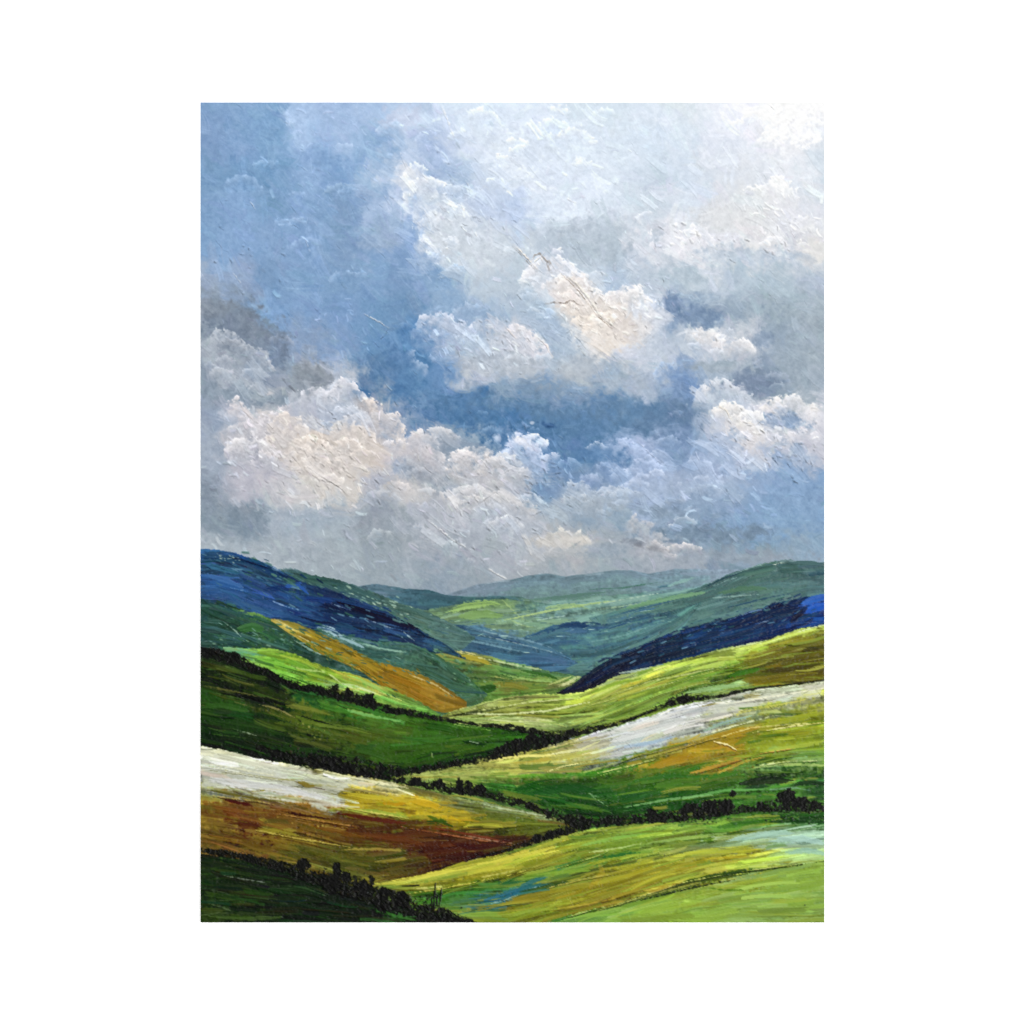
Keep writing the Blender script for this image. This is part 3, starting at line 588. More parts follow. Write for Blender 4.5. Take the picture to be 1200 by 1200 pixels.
DARK = ['0a0b08', '0d0f09', '12140b', '171a0e', '1c2010', '0c0908', '191410']
def hedge(label, pts, n=1.0, bushes=(), cols=DARK, spec=('3c4424', '4a3f30', '5d6340', '2c3a1a')):
    """dark hedgerow of piled dabs; pts = x, y, up, down"""
    P = [pts[i:i + 4] for i in range(0, len(pts), 4)]
    x = np.arange(X0, X0 + W); f = lambda k: np.interp(x, [p[0] for p in P], [p[k] for p in P])
    y, up, dn = f(1), f(2), f(3)
    ins = (x >= P[0][0]) & (x <= P[-1][0])
    e = 0.30 * N3 + 0.55 * N6
    topn = up[None] * (.85 + .55 * np.clip(e + .25 * np.roll(N14, 77, 1), -1.3, 1.8)); dnn = dn[None] * (1 + .3 * np.clip(np.roll(e, 41, 1), -1.5, 1.5))
    a = np.clip(PY - y[None] + topn + .5, 0, 1) * np.clip(y[None] + dnn - PY + .5, 0, 1) * ins[None]
    a = a * np.clip(1.25 + .55 * np.roll(N6, 17, 1) + .3 * np.roll(N3, 9, 0), .25, 1)
    for q in rng.uniform(P[0][0], P[-1][0], int((P[-1][0] - P[0][0]) * 1.3)):      # dark greens worked into the ground beside the hedge
        i = int(np.clip(q - X0, 0, W - 1)); sp = up[i] + dn[i]
        dab(q, y[i] + rng.normal(dn[i] * .3, sp * .62 + 1), rng.normal(0, .4), rng.uniform(2, 7), rng.uniform(.8, 2.0), hx(('1a2c10', '22380f', '121c0c', '2e4416', '0f160b')[rng.integers(5)]), .6, .3, .4, jit=.05)
    C[:] += (a * .94)[..., None] * (hx('0c0e09') + 0.008 * N3[..., None] - C)
    T[:] += a * (.4 + .12 * N3 - T)
    pid = piece('painted_hedgerow', label, 'dark')
    ID[a > .5] = pid
    wdt = P[-1][0] - P[0][0]
    for q in rng.uniform(P[0][0], P[-1][0], int(n * wdt * 1.9)):
        i = int(np.clip(q - X0, 0, W - 1))
        yy = y[i] + rng.uniform(-up[i] * 1.25, dn[i] * 1.05); r = rng.uniform(.6, .9 + .08 * (up[i] + dn[i]))
        c = hx(cols[rng.integers(len(cols))])
        if rng.random() < .15: c = hx(spec[rng.integers(len(spec))]); r = min(r, .75)  # small glints painted in as paler dabs
        dab(q, yy, rng.uniform(0, 3.1), r * 2.6, r * 1.5, c, .85, rng.uniform(.3, .9), .2, jit=.05, soft=.8)
    for bx, by, rx, ry in bushes:
        q = np.sqrt(((PX - bx) / rx) ** 2 + ((PY - by) / ry) ** 2) + (.20 * N6 + .16 * N3) * min(1, 6 / max(rx, ry))
        bm = np.clip((1.06 - q) * min(rx, ry), 0, 1)
        C[:] += (bm * .95)[..., None] * (hx('0c0d08') - C); T[:] += bm * (.6 + .15 * N3 - T)
        b_ = piece('painted_bush', None, 'dark', pid); ID[bm > .5] = b_
        for _ in range(int(rx * ry * .8) + 4):
            aa = rng.uniform(0, 6.3); rr = math.sqrt(rng.random()) * 1.05
            c = hx(cols[rng.integers(len(cols))]) if rng.random() > .12 else hx(spec[rng.integers(len(spec))])  # some dabs paler, as painted glints
            r = rng.uniform(.6, 1.2)
            dab(bx + math.cos(aa) * rr * rx, by + math.sin(aa) * rr * ry, rng.uniform(0, 3.1), r * 2.3, r * 1.5, c, .85, rng.uniform(.3, .8), .2, jit=.05, soft=.8)
    return pid

def crease(pts, dark, lightc, wd=1.3, hgt=.9):
    """a drag of the knife along a slope: a lip with the light painted on, over a painted dark line"""
    p = pair(pts)
    band(dark, wd * 1.3, [(a, b + wd) for a, b in p], .75, .1)
    band(lightc, wd, p, .85, hgt)

# far ridges
land('painted_hill', 'pale grey blue ridge on the horizon in the centre', [520,697, 545,689, 560,684, 600,678, 620,673, 642,671, 660,675, 690,671, 720,667, 740,667, 760,671, 790,666, 830,667, 870,666],
     [520,715, 600,705, 700,705, 800,700, 870,690],
     [(540,692,'8797a8'),(600,682,'76909e'),(640,676,'6d8b96'),(700,676,'6f8c97'),(760,674,'7a93a2'),(820,670,'8799aa'),(860,668,'8c9cb0'),(560,695,'718c94'),(620,692,'64847f'),(680,688,'648381'),(740,682,'6c8a8c'),(800,680,'6f8e98'),(640,702,'5f8074'),(720,696,'678a80'),(800,692,'6a8d86')], 160, jit=.02, hgt=.18, streak=.015, rag=.6)
land('painted_hill', 'small teal hill on the horizon left of the central ridge', [412,692, 418,687, 424,685, 440,683, 460,686, 480,689, 500,690, 525,697, 550,699, 580,698, 610,698, 625,705],
     [424,705, 480,712, 520,712, 580,708, 625,712], [(430,686,'7890a0'),(450,690,'5f7f8e'),(480,693,'507684'),(520,700,'446a74'),(570,700,'4d7270'),(480,703,'35596a'),(520,708,'40666c'),(610,702,'5a7c72')], 90, jit=.03, hgt=.2, streak=.02, rag=.6)
# middle valley
mv = land('painted_valley', None, [476,716, 500,713, 530,708, 560,704, 600,700, 650,703, 700,698, 760,692, 800,688, 830,684, 870,675], [476,790, 560,800, 650,815, 700,790, 760,760, 870,720],
     [(490,718,'4c6f5c'),(505,726,'66855a'),(530,713,'6f9054'),(560,708,'7c9c55'),(580,712,'83a45c'),(570,722,'6f9262'),(620,708,'54776c'),(660,704,'5d8272'),(700,702,'6b9080'),(745,694,'5f8a80'),(790,688,'7299a0'),(830,684,'7a9aa4'),
      (620,722,'7d9c74'),(650,718,'6a8e8a'),(690,712,'73988a'),(740,708,'78a088'),(790,700,'6a9484'),(600,730,'79976a'),(640,732,'71926c'),(690,722,'6a9080'),(730,720,'7ba47c'),(770,712,'6b9678'),
      (540,735,'56798a'),(580,740,'5a7d8c'),(500,738,'46687c'),(530,745,'3c607c'),(560,752,'4c7286'),(600,752,'45697f'),(640,760,'466c84'),(600,765,'47705f'),(650,772,'416a84'),(680,760,'44687a'),(720,750,'4b7278'),(760,735,'4a706c'),(800,722,'4f756c'),
      (690,775,'4d7568'),(720,768,'48706e'),(560,775,'4a7450'),(530,770,'3f6858'),(620,785,'3f6f60')], 560, jit=.04, hgt=.35, streak=.03, lw=(12, 46), ww=(1.2, 4))
strokes([('95b868',7,[522,716, 545,709, 575,706, 588,710]),('7ea260',9,[535,722, 570,718, 592,722]),('9db876',2,[588,702, 598,712, 608,722, 622,730]),('a6c078',2.2,[590,726, 620,720, 660,712, 700,706, 725,703]),('a4c080',1.8,[600,727, 615,733, 632,735]),
         ('8fae76',3,[640,712, 672,708, 690,714]),('a9c498',2,[700,714, 740,708, 780,700, 815,692]),('5f8276',5,[620,702, 660,699, 700,694, 730,690]),('4c7078',2,[565,699, 590,699, 612,703]),
         ('9fbf8c',3,[720,718, 750,712, 790,700]),('7ea684',5,[730,712, 765,704, 800,694]),('4e7684',2,[770,688, 783,686, 800,680]),('88aea8',3,[782,686, 800,680, 815,676])])
land('painted_hill', 'green far hill at the right edge', [690,722, 720,716, 745,708, 770,701, 800,694, 825,686, 840,678, 860,669, 885,661, 900,657, 915,655, 940,656, 968,657], [690,724, 700,733, 712,752, 730,758, 760,750, 850,728, 920,712, 968,705],
     over=4, ctrl=[(720,720,'5a7f72'),(760,708,'628a6e'),(800,697,'587e6e'),(840,682,'3e5f64'),(870,668,'446766'),(900,662,'50736a'),(940,660,'547668'),(962,664,'4d6f70'),(850,690,'4f7460'),(890,680,'4b6e5c'),(930,676,'4d7062'),(962,680,'3f6066'),(800,708,'4a6e60'),(770,722,'44696c'),(740,728,'3f6680'),(820,715,'466b60'),(870,702,'456a58'),(910,698,'3f6260'),(940,692,'3e6068'),(790,730,'4c7266'),(740,745,'4f7678'),(850,715,'3c6060')], n=420, jit=.055, hgt=.42)
strokes([('9dbcb8',1.8,[842,680, 860,672, 880,664, 905,658]),('d0dccb',2.6,[905,661, 915,658, 926,657]),('2f4c5a',1.8,[825,688, 845,678, 868,670]),('93b4b0',1.6,[862,676, 845,682, 835,686]),('93b3aa',1.8,[828,701, 860,698, 888,696]),('31556e',3,[720,732, 745,724, 765,718]),('2f5478',2.5,[745,735, 770,730, 785,724]),('7aa09a',1.8,[755,735, 775,730]),('6f9a70',4,[725,714, 760,706, 800,698, 825,694]),('547a60',8,[840,695, 870,690, 900,690]),('365866',4,[945,674, 968,671]),('2f5066',2,[850,712, 890,702, 925,695])])
land('painted_hill', 'blue grey hill in the middle of the valley', [606,748, 625,742, 645,732, 665,728, 678,729, 692,730, 720,730, 750,722, 790,714, 820,705], [606,770, 660,790, 700,785, 750,762, 790,735, 820,707],
     [(640,735,'4a7088'),(672,731,'2f4f72'),(690,733,'39597a'),(720,733,'41687c'),(760,724,'46708a'),(800,714,'4e7670'),(640,745,'3f6478'),(680,745,'3f6474'),(720,745,'466d70'),(640,758,'436a84'),(690,760,'4a7274'),(740,752,'4e7870'),(790,735,'4d7468'),(660,775,'44706c'),(700,772,'527a66')], 220, jit=.05, hgt=.4)
strokes([('2b486c',7,[655,733, 672,730, 690,734]),('3f6890',2.5,[720,726, 745,716, 770,711]),('6f9896',2,[690,752, 730,744, 770,730]),('355a7a',3,[620,745, 640,738, 660,736]),('5d8a80',3,[700,740, 740,728, 780,722])])
land('painted_hill', 'slate blue slope falling right towards the valley floor', [476,722, 500,729, 530,730, 560,734, 585,740, 615,748, 640,756, 660,764, 676,775], [476,765, 530,768, 600,775, 640,775, 676,777],
     [(490,728,'2a4664'),(520,732,'3b5d78'),(550,735,'4c7288'),(585,741,'577c90'),(510,742,'35587a'),(540,745,'3a6080'),(580,750,'4a7088'),(620,756,'4b748c'),(650,766,'456c88'),(520,755,'34587a'),(560,760,'40667c'),(600,765,'457084'),(640,772,'3e6888'),(500,748,'2f4f6c')], 200, jit=.05, hgt=.4)
strokes([('7fa0ac',1.8,[560,737, 585,744, 610,748, 640,756, 658,765]),('27446a',2.5,[512,735, 535,740, 540,744]),('8aa9b4',1.5,[480,735, 500,745, 520,758]),('6e95a0',2,[540,748, 580,756, 620,765]),('2c4c72',2,[575,745, 600,751, 612,754])])
strokes([('27466a',1.8,[640,742, 665,731, 690,729, 720,733]), ('35597a',1.6,[700,740, 740,728, 785,716]), ('2c4c6c',1.8,[480,735, 510,745, 545,770]), ('3a6078',1.5,[720,720, 760,710, 800,700]), ('55807c',1.5,[600,716, 650,708, 700,703]), ('3f6a74',1.4,[690,765, 730,752, 770,742]), ('a8c4b4',1.2,[600,733, 640,724, 680,718]), ('b4ccb4',1.2,[700,708, 735,701, 770,695]), ('4f7a6a',1.6,[690,690, 730,688, 770,682]), ('9fb8b4',1.2,[565,744, 600,752, 650,764])])
# hills left and right
land('painted_hill', 'teal green far slope behind the blue hill at the left', [322,668, 330,666, 345,666, 358,671, 375,675, 390,677, 410,683, 430,690, 450,698, 470,706, 500,715, 520,724, 540,735, 556,746], [322,720, 380,730, 430,735, 480,745, 520,758, 540,758, 556,748],
     over=4, ctrl=[(335,668,'6d8894'),(350,672,'54776f'),(375,680,'406656'),(340,682,'30564c'),(400,686,'456a62'),(430,695,'527862'),(460,705,'5c7f66'),(490,716,'6a8a66'),(510,724,'6a8e7c'),(400,698,'345664'),(430,708,'44686c'),(460,718,'587c6c'),(480,728,'5f8468'),(420,720,'3a5f74'),(450,730,'41677a'),(500,740,'35597a')], n=240, jit=.06, hgt=.45)
dots(70, [395,690, 420,700, 450,708, 478,716], 5, ['8fb09c','7fa494','a0b8a0','6a8f88'], (.7, 1.6), .6, .8, 2.5, .35)
# valley floor
land('painted_field', 'small green fields on the valley floor', [500,752, 525,760, 545,764, 570,768, 600,776, 630,782, 660,787, 690,795], [500,845, 540,835, 600,826, 650,815, 690,806],
     [(530,762,'b4b45a'),(550,768,'a09c38'),(575,772,'8fa04c'),(600,778,'6f9460'),(640,787,'5c8a58'),(665,800,'a9ae5c'),(510,768,'466e50'),(530,775,'4f7a4c'),(560,780,'66883c'),(590,788,'5d873e'),(620,792,'4f7c36'),(650,795,'6f943f'),(500,785,'567f60'),(540,795,'42703c'),(570,800,'4f6c2c'),(600,802,'7f7c30'),(620,808,'7f9440'),(560,812,'2f5a26'),(590,815,'547c30'),(520,810,'76862c'),(540,822,'6f8a38'),(640,808,'7f9c40'),(510,800,'94a9a0'),(600,795,'8a9048'),(660,806,'50702c')], 420, jit=.08, hgt=.5, streak=.06, lw=(6, 26))
strokes([('c9c27a',2.5,[526,762, 545,764, 560,768]),('a89a2e',6,[538,768, 560,772, 575,778]),('c5cf9c',1.6,[560,770, 590,776, 610,780, 640,785]),('b4bf70',4,[640,802, 655,797, 668,792]),('7a7a2c',7,[578,800, 600,801, 618,806]),('2c5424',8,[560,808, 572,806, 582,804]),('a9c4b4',2.2,[510,790, 530,798, 555,806]),('8fb060',2.2,[590,790, 620,796, 650,799]),('39642c',4,[610,785, 640,790, 655,796])])
dots(60, [545,800, 580,800, 600,788, 640,795, 660,800], 6, ['2f5a26','3c6a30','24481c','8aa458','54803a'], (.8, 2), .7, .85)
# dark blue hills
land('painted_hill', 'deep blue heather hill at the left edge', [233,643, 250,643, 265,644, 275,646, 285,650, 300,656, 310,660, 330,669, 350,679, 370,686, 395,693, 420,703, 445,711, 470,724, 492,736, 520,752, 545,772], [233,706, 265,706, 300,722, 350,735, 400,745, 440,750, 480,752, 520,760, 545,773],
     [(240,647,'33506a'),(265,648,'3d5f60'),(290,656,'2f4c5c'),(320,668,'2b4668'),(345,680,'305470'),(240,660,'2c4668'),(275,664,'30506c'),(310,675,'2a4666'),(340,690,'223f68'),(370,692,'213f6c'),(245,675,'2d5fa2'),(270,680,'2c66b0'),(290,690,'2a5aa0'),(240,690,'335a88'),(265,695,'31527c'),(300,700,'294b7c'),(335,702,'22447a'),(360,700,'203f74'),(390,702,'223f78'),(400,707,'141c3a'),(430,713,'131a36'),(460,724,'121a34'),(485,735,'14203c'),(330,715,'24447c'),(365,718,'1c3468'),(400,725,'1b3262'),(430,735,'1f3b66'),(290,712,'2a4a78'),(350,730,'1b305c'),(450,742,'2a4a6a'),(480,745,'2c4c6c'),(510,758,'2c4c66'),(535,772,'3a5f60')], 520, jit=.09, hgt=.5, streak=.05)
strokes([('121931',11,[393,704, 420,712, 450,721, 478,732, 490,736],.92),('16213f',6,[440,720, 465,730, 490,738]),('8fb0cc',1.6,[320,704, 335,710, 350,714]),('3a659c',5,[237,672, 260,678, 285,688]),('2c5a94',5,[240,680, 268,686, 290,693]),('2a58a6',5,[330,688, 350,686, 362,696]),('1b3668',7,[310,690, 330,688, 342,694]),('203f78',6,[345,700, 372,702, 395,706]),('7f9fb4',1.3,[392,708, 410,714]),('93a9b8',1.3,[428,724, 445,731, 460,736]),('92b0bc',1.6,[455,738, 470,746, 482,755]),('9ab0a4',1.4,[250,652, 270,654, 280,653]),('1a2b48',2.5,[265,652, 285,656, 320,667]),('4f7a68',4,[318,672, 335,680, 350,688]),('14213f',3,[350,722, 375,728, 395,730]),('6d93b4',1.2,[270,688, 290,692])])
dots(26, [250,652, 268,652, 282,656], 3, ['a9bba6','8aa496','6d8c8c'], (.6, 1.3), .6, .8, 2, .2)
land('painted_hill', 'deep blue heather slope at the right edge', [652,810, 675,797, 700,780, 720,768, 740,760, 765,749, 790,738, 820,730, 850,725, 880,715, 910,706, 940,700, 968,695], [652,813, 680,811, 700,804, 720,794, 740,788, 770,779, 800,771, 830,763, 860,758, 890,752, 910,746, 940,736, 968,731],
     [(660,808,'14202c'),(690,795,'141f33'),(720,780,'18263f'),(750,765,'1d3258'),(780,750,'1f3a68'),(820,736,'1c3860'),(860,727,'182c56'),(900,714,'14264e'),(930,706,'16284e'),(950,704,'1f4fae'),(962,704,'2a5cb0'),(962,720,'1c3f80'),(940,722,'14264e'),(900,728,'172a52'),(870,735,'182e58'),(830,747,'1c3862'),(860,750,'1b3a58'),(800,760,'152e40'),(760,772,'131f2c'),(730,782,'121b2a'),(900,740,'142a52'),(930,732,'172a54')], 380, jit=.10, hgt=.5, streak=.05, over=8)
strokes([('2a5cb0',9,[938,708, 952,702, 968,698],.9),('1f55b4',8,[938,718, 955,712, 968,710],.85),('6d8fb4',1.4,[850,727, 880,716, 910,710]),('8ea5bc',1.6,[885,731, 900,727]),('0f1a34',4,[890,715, 915,709, 940,706]),('101a30',6,[925,730, 935,720, 945,712],.7),('21427a',4,[770,748, 800,740, 830,733]),('14283c',6,[745,775, 790,765, 815,758]),('1d4a66',2.5,[840,757, 870,748, 900,742])])
# left fields
land('painted_field', 'dark teal green pasture below the blue hill at the left', [233,700, 255,702, 268,708, 285,714, 310,721, 325,727, 345,735, 370,736, 400,742, 440,750, 480,752, 510,765, 545,790, 570,812], [233,765, 280,770, 320,785, 360,800, 420,815, 480,825, 530,830, 570,814],
     [(245,706,'2f5e44'),(270,714,'34603c'),(300,720,'4c7a3c'),(320,726,'55803a'),(240,725,'2c5248'),(270,735,'264a4e'),(290,735,'39683c'),(310,740,'2a4f52'),(340,742,'305848'),(240,745,'24464e'),(280,748,'2c5244'),(320,752,'2a4f48'),(360,756,'2f5a48'),(385,768,'37644c'),(405,775,'3c6a46'),(250,756,'34595a'),(400,748,'8fb0b0'),(430,758,'4a7874'),(460,762,'4c7a70'),(490,770,'4e7c60'),(450,775,'538064'),(480,782,'6f9474'),(520,790,'5a8460'),(540,805,'4c7844'),(425,770,'40706a')], 420, jit=.08, hgt=.5, streak=.05)
dots(40, [240,750, 300,752, 350,748], 8, ['7f9a94','5f8a7c','3f6a58','6d9478'], (.7, 1.7), .6, .75, 2.2, .25)
strokes([('6d9a48',3,[275,714, 300,720, 322,727]),('396a36',10,[278,738, 295,734, 310,738]),('a8c2b0',1.4,[262,728, 275,738, 282,745]),('9ab8c0',6,[368,734, 385,738, 405,746],.75),('94b4bc',5,[385,742, 405,748, 425,758],.7),('a4bcae',2,[345,750, 362,760, 375,766]),('b9d2c4',1.6,[470,738, 485,750]),('8fb8a0',2,[420,752, 450,760, 475,764])])
land('painted_field', 'ochre strip field running down the slope at the left', [318,724, 330,725, 345,729, 370,739, 395,750, 415,760, 440,774, 462,780, 490,788, 520,802, 546,822], [318,727, 335,738, 352,748, 375,763, 400,773, 425,785, 450,803, 475,816, 500,828, 520,832, 546,828],
     [(328,726,'c2b45a'),(345,732,'a8962c'),(370,742,'9a8226'),(395,755,'9c8624'),(415,765,'967c1e'),(440,778,'94741e'),(470,785,'8f6a1c'),(500,796,'9c7420'),(525,812,'9a7424'),(360,748,'b49c34'),(390,762,'9f8a24'),(410,772,'94892c'),(430,785,'9a7a1e'),(460,800,'936a1c'),(490,808,'8f6a1e'),(500,822,'8f7428'),(470,812,'9c8a3c')], 230, jit=.09, hgt=.5, streak=.07, over=3)
strokes([('d6cc84',2,[322,725, 335,732, 348,741]),('c2c08c',1.6,[345,742, 360,750, 374,757]),('cfc690',1.5,[480,790, 510,802, 535,818]),('6a5a18',2,[360,735, 385,747, 410,757]),('976c1a',6,[455,790, 480,800, 500,808]),('d2b454',1.4,[395,772, 420,783, 440,796])])
land('painted_field', 'lime green strip field above the dark hedge at the left', [262,757, 290,759, 320,759, 345,764, 370,776, 395,784, 425,792, 445,802, 470,812, 495,824, 516,836], [262,768, 290,778, 320,792, 345,802, 380,812, 420,824, 460,834, 490,840, 516,842],
     [(275,760,'4f9070'),(300,762,'7aa040'),(325,764,'86aa32'),(350,772,'82a42e'),(375,782,'87a030'),(400,788,'a09c34'),(430,796,'b0a03c'),(450,806,'a8ac54'),(480,820,'7fa848'),(300,772,'74a03a'),(330,780,'5d9030'),(360,792,'5f9434'),(340,790,'4a7c2c'),(385,800,'6aa050'),(410,805,'8ab870'),(440,815,'5f9c44'),(470,826,'5a9a3c'),(500,836,'4f9038'),(390,792,'94a83c')], 260, jit=.09, hgt=.55, streak=.07, over=4)
strokes([('b4cc7a',1.8,[330,776, 355,784, 385,787]),('c4d090',1.5,[385,789, 400,800, 420,808]),('b8d2a4',4,[395,800, 415,803, 440,812],.7),('9cb438',4,[320,764, 350,772, 380,784]),('3c6c26',3,[325,788, 350,797, 375,806]),('a9a83e',3,[390,785, 420,792, 450,806])])
land('painted_field', 'long lime green field climbing to the right edge below the blue slope', [508,842, 530,832, 560,824, 590,815, 620,812, 650,811, 680,810, 700,803, 720,793, 740,787, 770,778, 800,770, 830,762, 860,757, 890,751, 910,745, 940,735, 968,730], [508,846, 545,850, 590,854, 650,862, 700,856, 745,842, 800,824, 870,810, 968,799],
     [(520,838,'7d8a3c'),(545,832,'93a04a'),(580,822,'a9b06a'),(620,816,'9fae56'),(660,815,'9cb44e'),(700,806,'a8bc50'),(735,792,'a9b87c'),(770,784,'a4ba44'),(800,776,'b0be4a'),(840,764,'aabf58'),(880,757,'a8b850'),(920,746,'a9ba50'),(955,735,'aabf54'),(560,838,'8a9a48'),(600,830,'a3ac50'),(650,828,'8fa840'),(700,818,'a2b43c'),(740,805,'b4b63e'),(780,796,'96ac3c'),(820,784,'8aa83c'),(860,775,'86a440'),(880,768,'8aa436'),(560,846,'9aa45c'),(620,844,'a9b474'),(660,848,'86a05a'),(700,838,'8aa248'),(740,822,'7f9c3c'),(780,812,'6f9440'),(820,800,'6c9440'),(850,792,'5a8838'),(870,785,'4f7c24'),(905,758,'8a8c2a'),(940,750,'7a8028'),(960,755,'6a6c1c'),(910,768,'7a7a24'),(950,772,'54540f'),(900,782,'5d5212'),(930,785,'5a4c10'),(960,785,'4e4810'),(880,795,'6d6420'),(900,798,'6a6018'),(860,802,'8ab07c'),(690,852,'769a58'),(740,836,'6f9240')], 560, jit=.075, hgt=.62, streak=.06, over=5, lw=(20, 90))
strokes([('c9d69a',2.5,[860,758, 900,750, 940,738, 966,731]),('c2d47c',2,[830,764, 865,757, 895,752]),('d2da9c',2.5,[545,835, 590,836, 640,832, 690,822]),('d4d8a0',2,[545,840, 600,845, 640,842]),('c9d28c',1.8,[720,812, 760,798, 800,790, 850,780]),('b9cc6c',1.6,[770,787, 810,778, 850,768]),('5f8a30',3,[780,800, 830,785, 870,774]),('3f7420',6,[850,792, 872,786, 890,782]),('e0e29c',2,[735,815, 760,806, 780,803]),('7a9a2e',3,[690,812, 720,800, 750,795]),('c9bc40',4,[722,806, 740,800, 756,796]),('8fb478',4,[800,812, 840,805, 870,802],.7),('746a1a',9,[868,797, 900,796, 930,792],.75),('46400c',7,[890,786, 925,783, 966,776],.75),('8f8a24',6,[900,757, 930,750, 966,744],.7),('35300c',4,[935,764, 950,760, 960,760],.6),('a6b8a0',4,[725,788, 745,785, 765,781],.8)])
crease([690,826, 740,812, 800,795, 850,782], '6f8a30', 'c2cc74'); crease([560,832, 620,822, 680,817], '86923e', 'c4cc86', 1.1)
crease([740,822, 790,808, 830,798], '587a2c', 'a4bc64', 1.0)
# dark field, left
land('painted_field', 'dark green field between the two hedges at the left', [233,757, 265,766, 285,773, 305,781, 320,786, 340,799, 360,804, 385,809, 400,813, 440,824, 470,832, 500,838, 545,848, 590,852, 640,859, 664,862], [233,880, 290,888, 330,895, 380,904, 440,912, 475,908, 520,896, 580,884, 620,875, 664,866],
     [(240,770,'10150a'),(280,780,'0f130a'),(320,795,'10160b'),(240,785,'162410'),(290,800,'172a12'),(340,812,'143016'),(240,805,'2c4418'),(270,812,'3c4c20'),(320,822,'243012'),(240,830,'1c4012'),(270,830,'1e4412'),(240,850,'163010'),(290,855,'122a10'),(250,866,'10260f'),(300,870,'161810'),(345,810,'174020'),(370,818,'1c4c26'),(380,830,'3c6420'),(420,830,'3f8030'),(450,838,'4a8a34'),(340,832,'4a5418'),(370,840,'505c1a'),(410,850,'566a20'),(440,860,'4a6a20'),(350,850,'44501a'),(330,862,'16300e'),(360,872,'12280e'),(420,875,'3a561a'),(470,850,'46761e'),(500,855,'3c6a1e'),(540,855,'3c7022'),(580,858,'3f7826'),(480,872,'305a16'),(520,875,'336018'),(560,872,'2c5618'),(600,862,'336a22'),(470,890,'1c400f'),(430,890,'12280c'),(380,888,'0d120a'),(420,900,'0b0d08'),(510,888,'1c4212'),(290,840,'20380e'),(310,835,'3a4012')], 640, jit=.10, hgt=.5, streak=.05, over=14, lw=(12, 50), ww=(1.2, 4.5))
strokes([('5a5a28',2,[236,802, 265,808, 300,815, 330,820]),('77703a',1.6,[272,817, 300,824, 325,830, 345,840]),('60602c',1.5,[275,822, 310,832, 335,842]),('0c120a',3,[260,812, 310,818, 350,830]),('6a7224',4,[335,826, 365,830, 390,838],.7),('0d1a0c',3,[340,836, 380,846, 410,854]),('8fae4c',2,[400,828, 430,836, 470,846]),('6fae5c',3,[405,831, 440,840, 480,846],.7),('2f6e34',4,[345,808, 365,812, 385,816],.7),('49702c',2,[240,858, 275,862, 300,866],.5),('9ab08c',1.2,[272,853, 285,857, 300,861]),('17341a',4,[540,868, 555,870, 570,872]),('a0b890',1.2,[550,868, 560,870]),('21500f',3,[520,866, 535,864]),('1d3a10',8,[237,845, 290,852, 340,862],.6),('274f16',6,[236,828, 260,826, 290,832],.7),('637a28',5,[370,848, 410,852, 440,860],.6)])
knife([505,880, 506,888], 1, .8, '8aa060', .7)
dots(60, [335,845, 365,850, 372,866], 6, ['64702a','0e1a0c','8a8c3c','1a2c10'], (.8, 2), .6, .8)
dots(120, [300,880, 380,892, 440,900], 6, ['0b0a08','170f0e','2a1c18','0f160c','3c2a24'], (.8, 2.2), .8, .85)
# white and gold field at the right
land('painted_field', 'white, gold and green field sweeping up to the right edge', [458,910, 490,903, 520,897, 560,889, 600,881, 640,872, 664,866, 700,856, 730,847, 760,838, 800,825, 840,815, 870,810, 900,805, 968,797], [458,914, 500,920, 540,924, 580,934, 620,945, 660,958, 700,966, 740,964, 800,958, 850,952, 900,948, 968,944],
     [(470,911,'9aa64c'),(500,905,'94a650'),(540,898,'a3ac52'),(580,890,'b0b458'),(620,880,'bab850'),(660,872,'c2bc70'),(700,860,'c6c9cc'),(740,850,'ccd2da'),(780,838,'d0d3d8'),(820,826,'ccd0d2'),(860,818,'c9cdc4'),(900,812,'c4cab0'),(950,803,'c8cdb0'),
      (520,908,'94a84c'),(560,905,'9fae54'),(600,898,'b4b05c'),(640,890,'b0a844'),(670,884,'bfbc74'),(700,872,'c4ccd4'),(740,865,'c6cdd8'),(780,855,'ccd2d8'),(820,845,'c4ccc0'),(860,833,'b4bc94'),(900,822,'c6cc9c'),(950,815,'c4c87c'),
      (540,916,'86a044'),(580,915,'7f9c44'),(620,905,'9fa84c'),(650,898,'a9b060'),(690,888,'a2b49c'),(720,880,'b4c4c8'),(750,872,'b8c8c8'),(950,825,'a0a834'),(900,832,'8fa478'),
      (600,922,'2f6c24'),(640,912,'467c24'),(680,904,'4a7c20'),(720,895,'547c20'),(760,884,'84882c'),(770,892,'988628'),(800,886,'a88a2a'),(830,870,'a48628'),(870,857,'a48c22'),(850,865,'a08a20'),(900,846,'96962c'),(940,838,'8f9a26'),(960,850,'7e9420'),(920,858,'7c8c22'),(820,885,'90962e'),(850,882,'9c7e22'),(850,898,'9c802a'),(820,902,'9c8a28'),(880,880,'84902a'),(920,875,'8c9c2e'),(960,872,'7c962c'),(760,905,'3c6c1e'),(800,912,'2f601a'),(700,912,'37701c'),(660,920,'1f5a1c'),(640,935,'17421a'),(690,935,'174a1a'),(740,925,'22581a'),(780,925,'2c6420'),(840,912,'386c20'),(880,900,'5f8c40'),(930,893,'78a060'),(965,898,'6a9038'),(880,912,'1c2c18'),(900,915,'1a3018'),(950,912,'24451a'),(960,925,'1c4020'),(860,925,'44782c'),(900,930,'3f7c2c'),(820,932,'20501a'),(760,945,'174418'),(700,952,'10300f'),(800,948,'1c4a14'),(900,940,'3a6a20'),(840,942,'2c6020')], 950, jit=.075, hgt=.6, streak=.055, over=16, lw=(14, 60), ww=(1, 4), aniso=4.5)
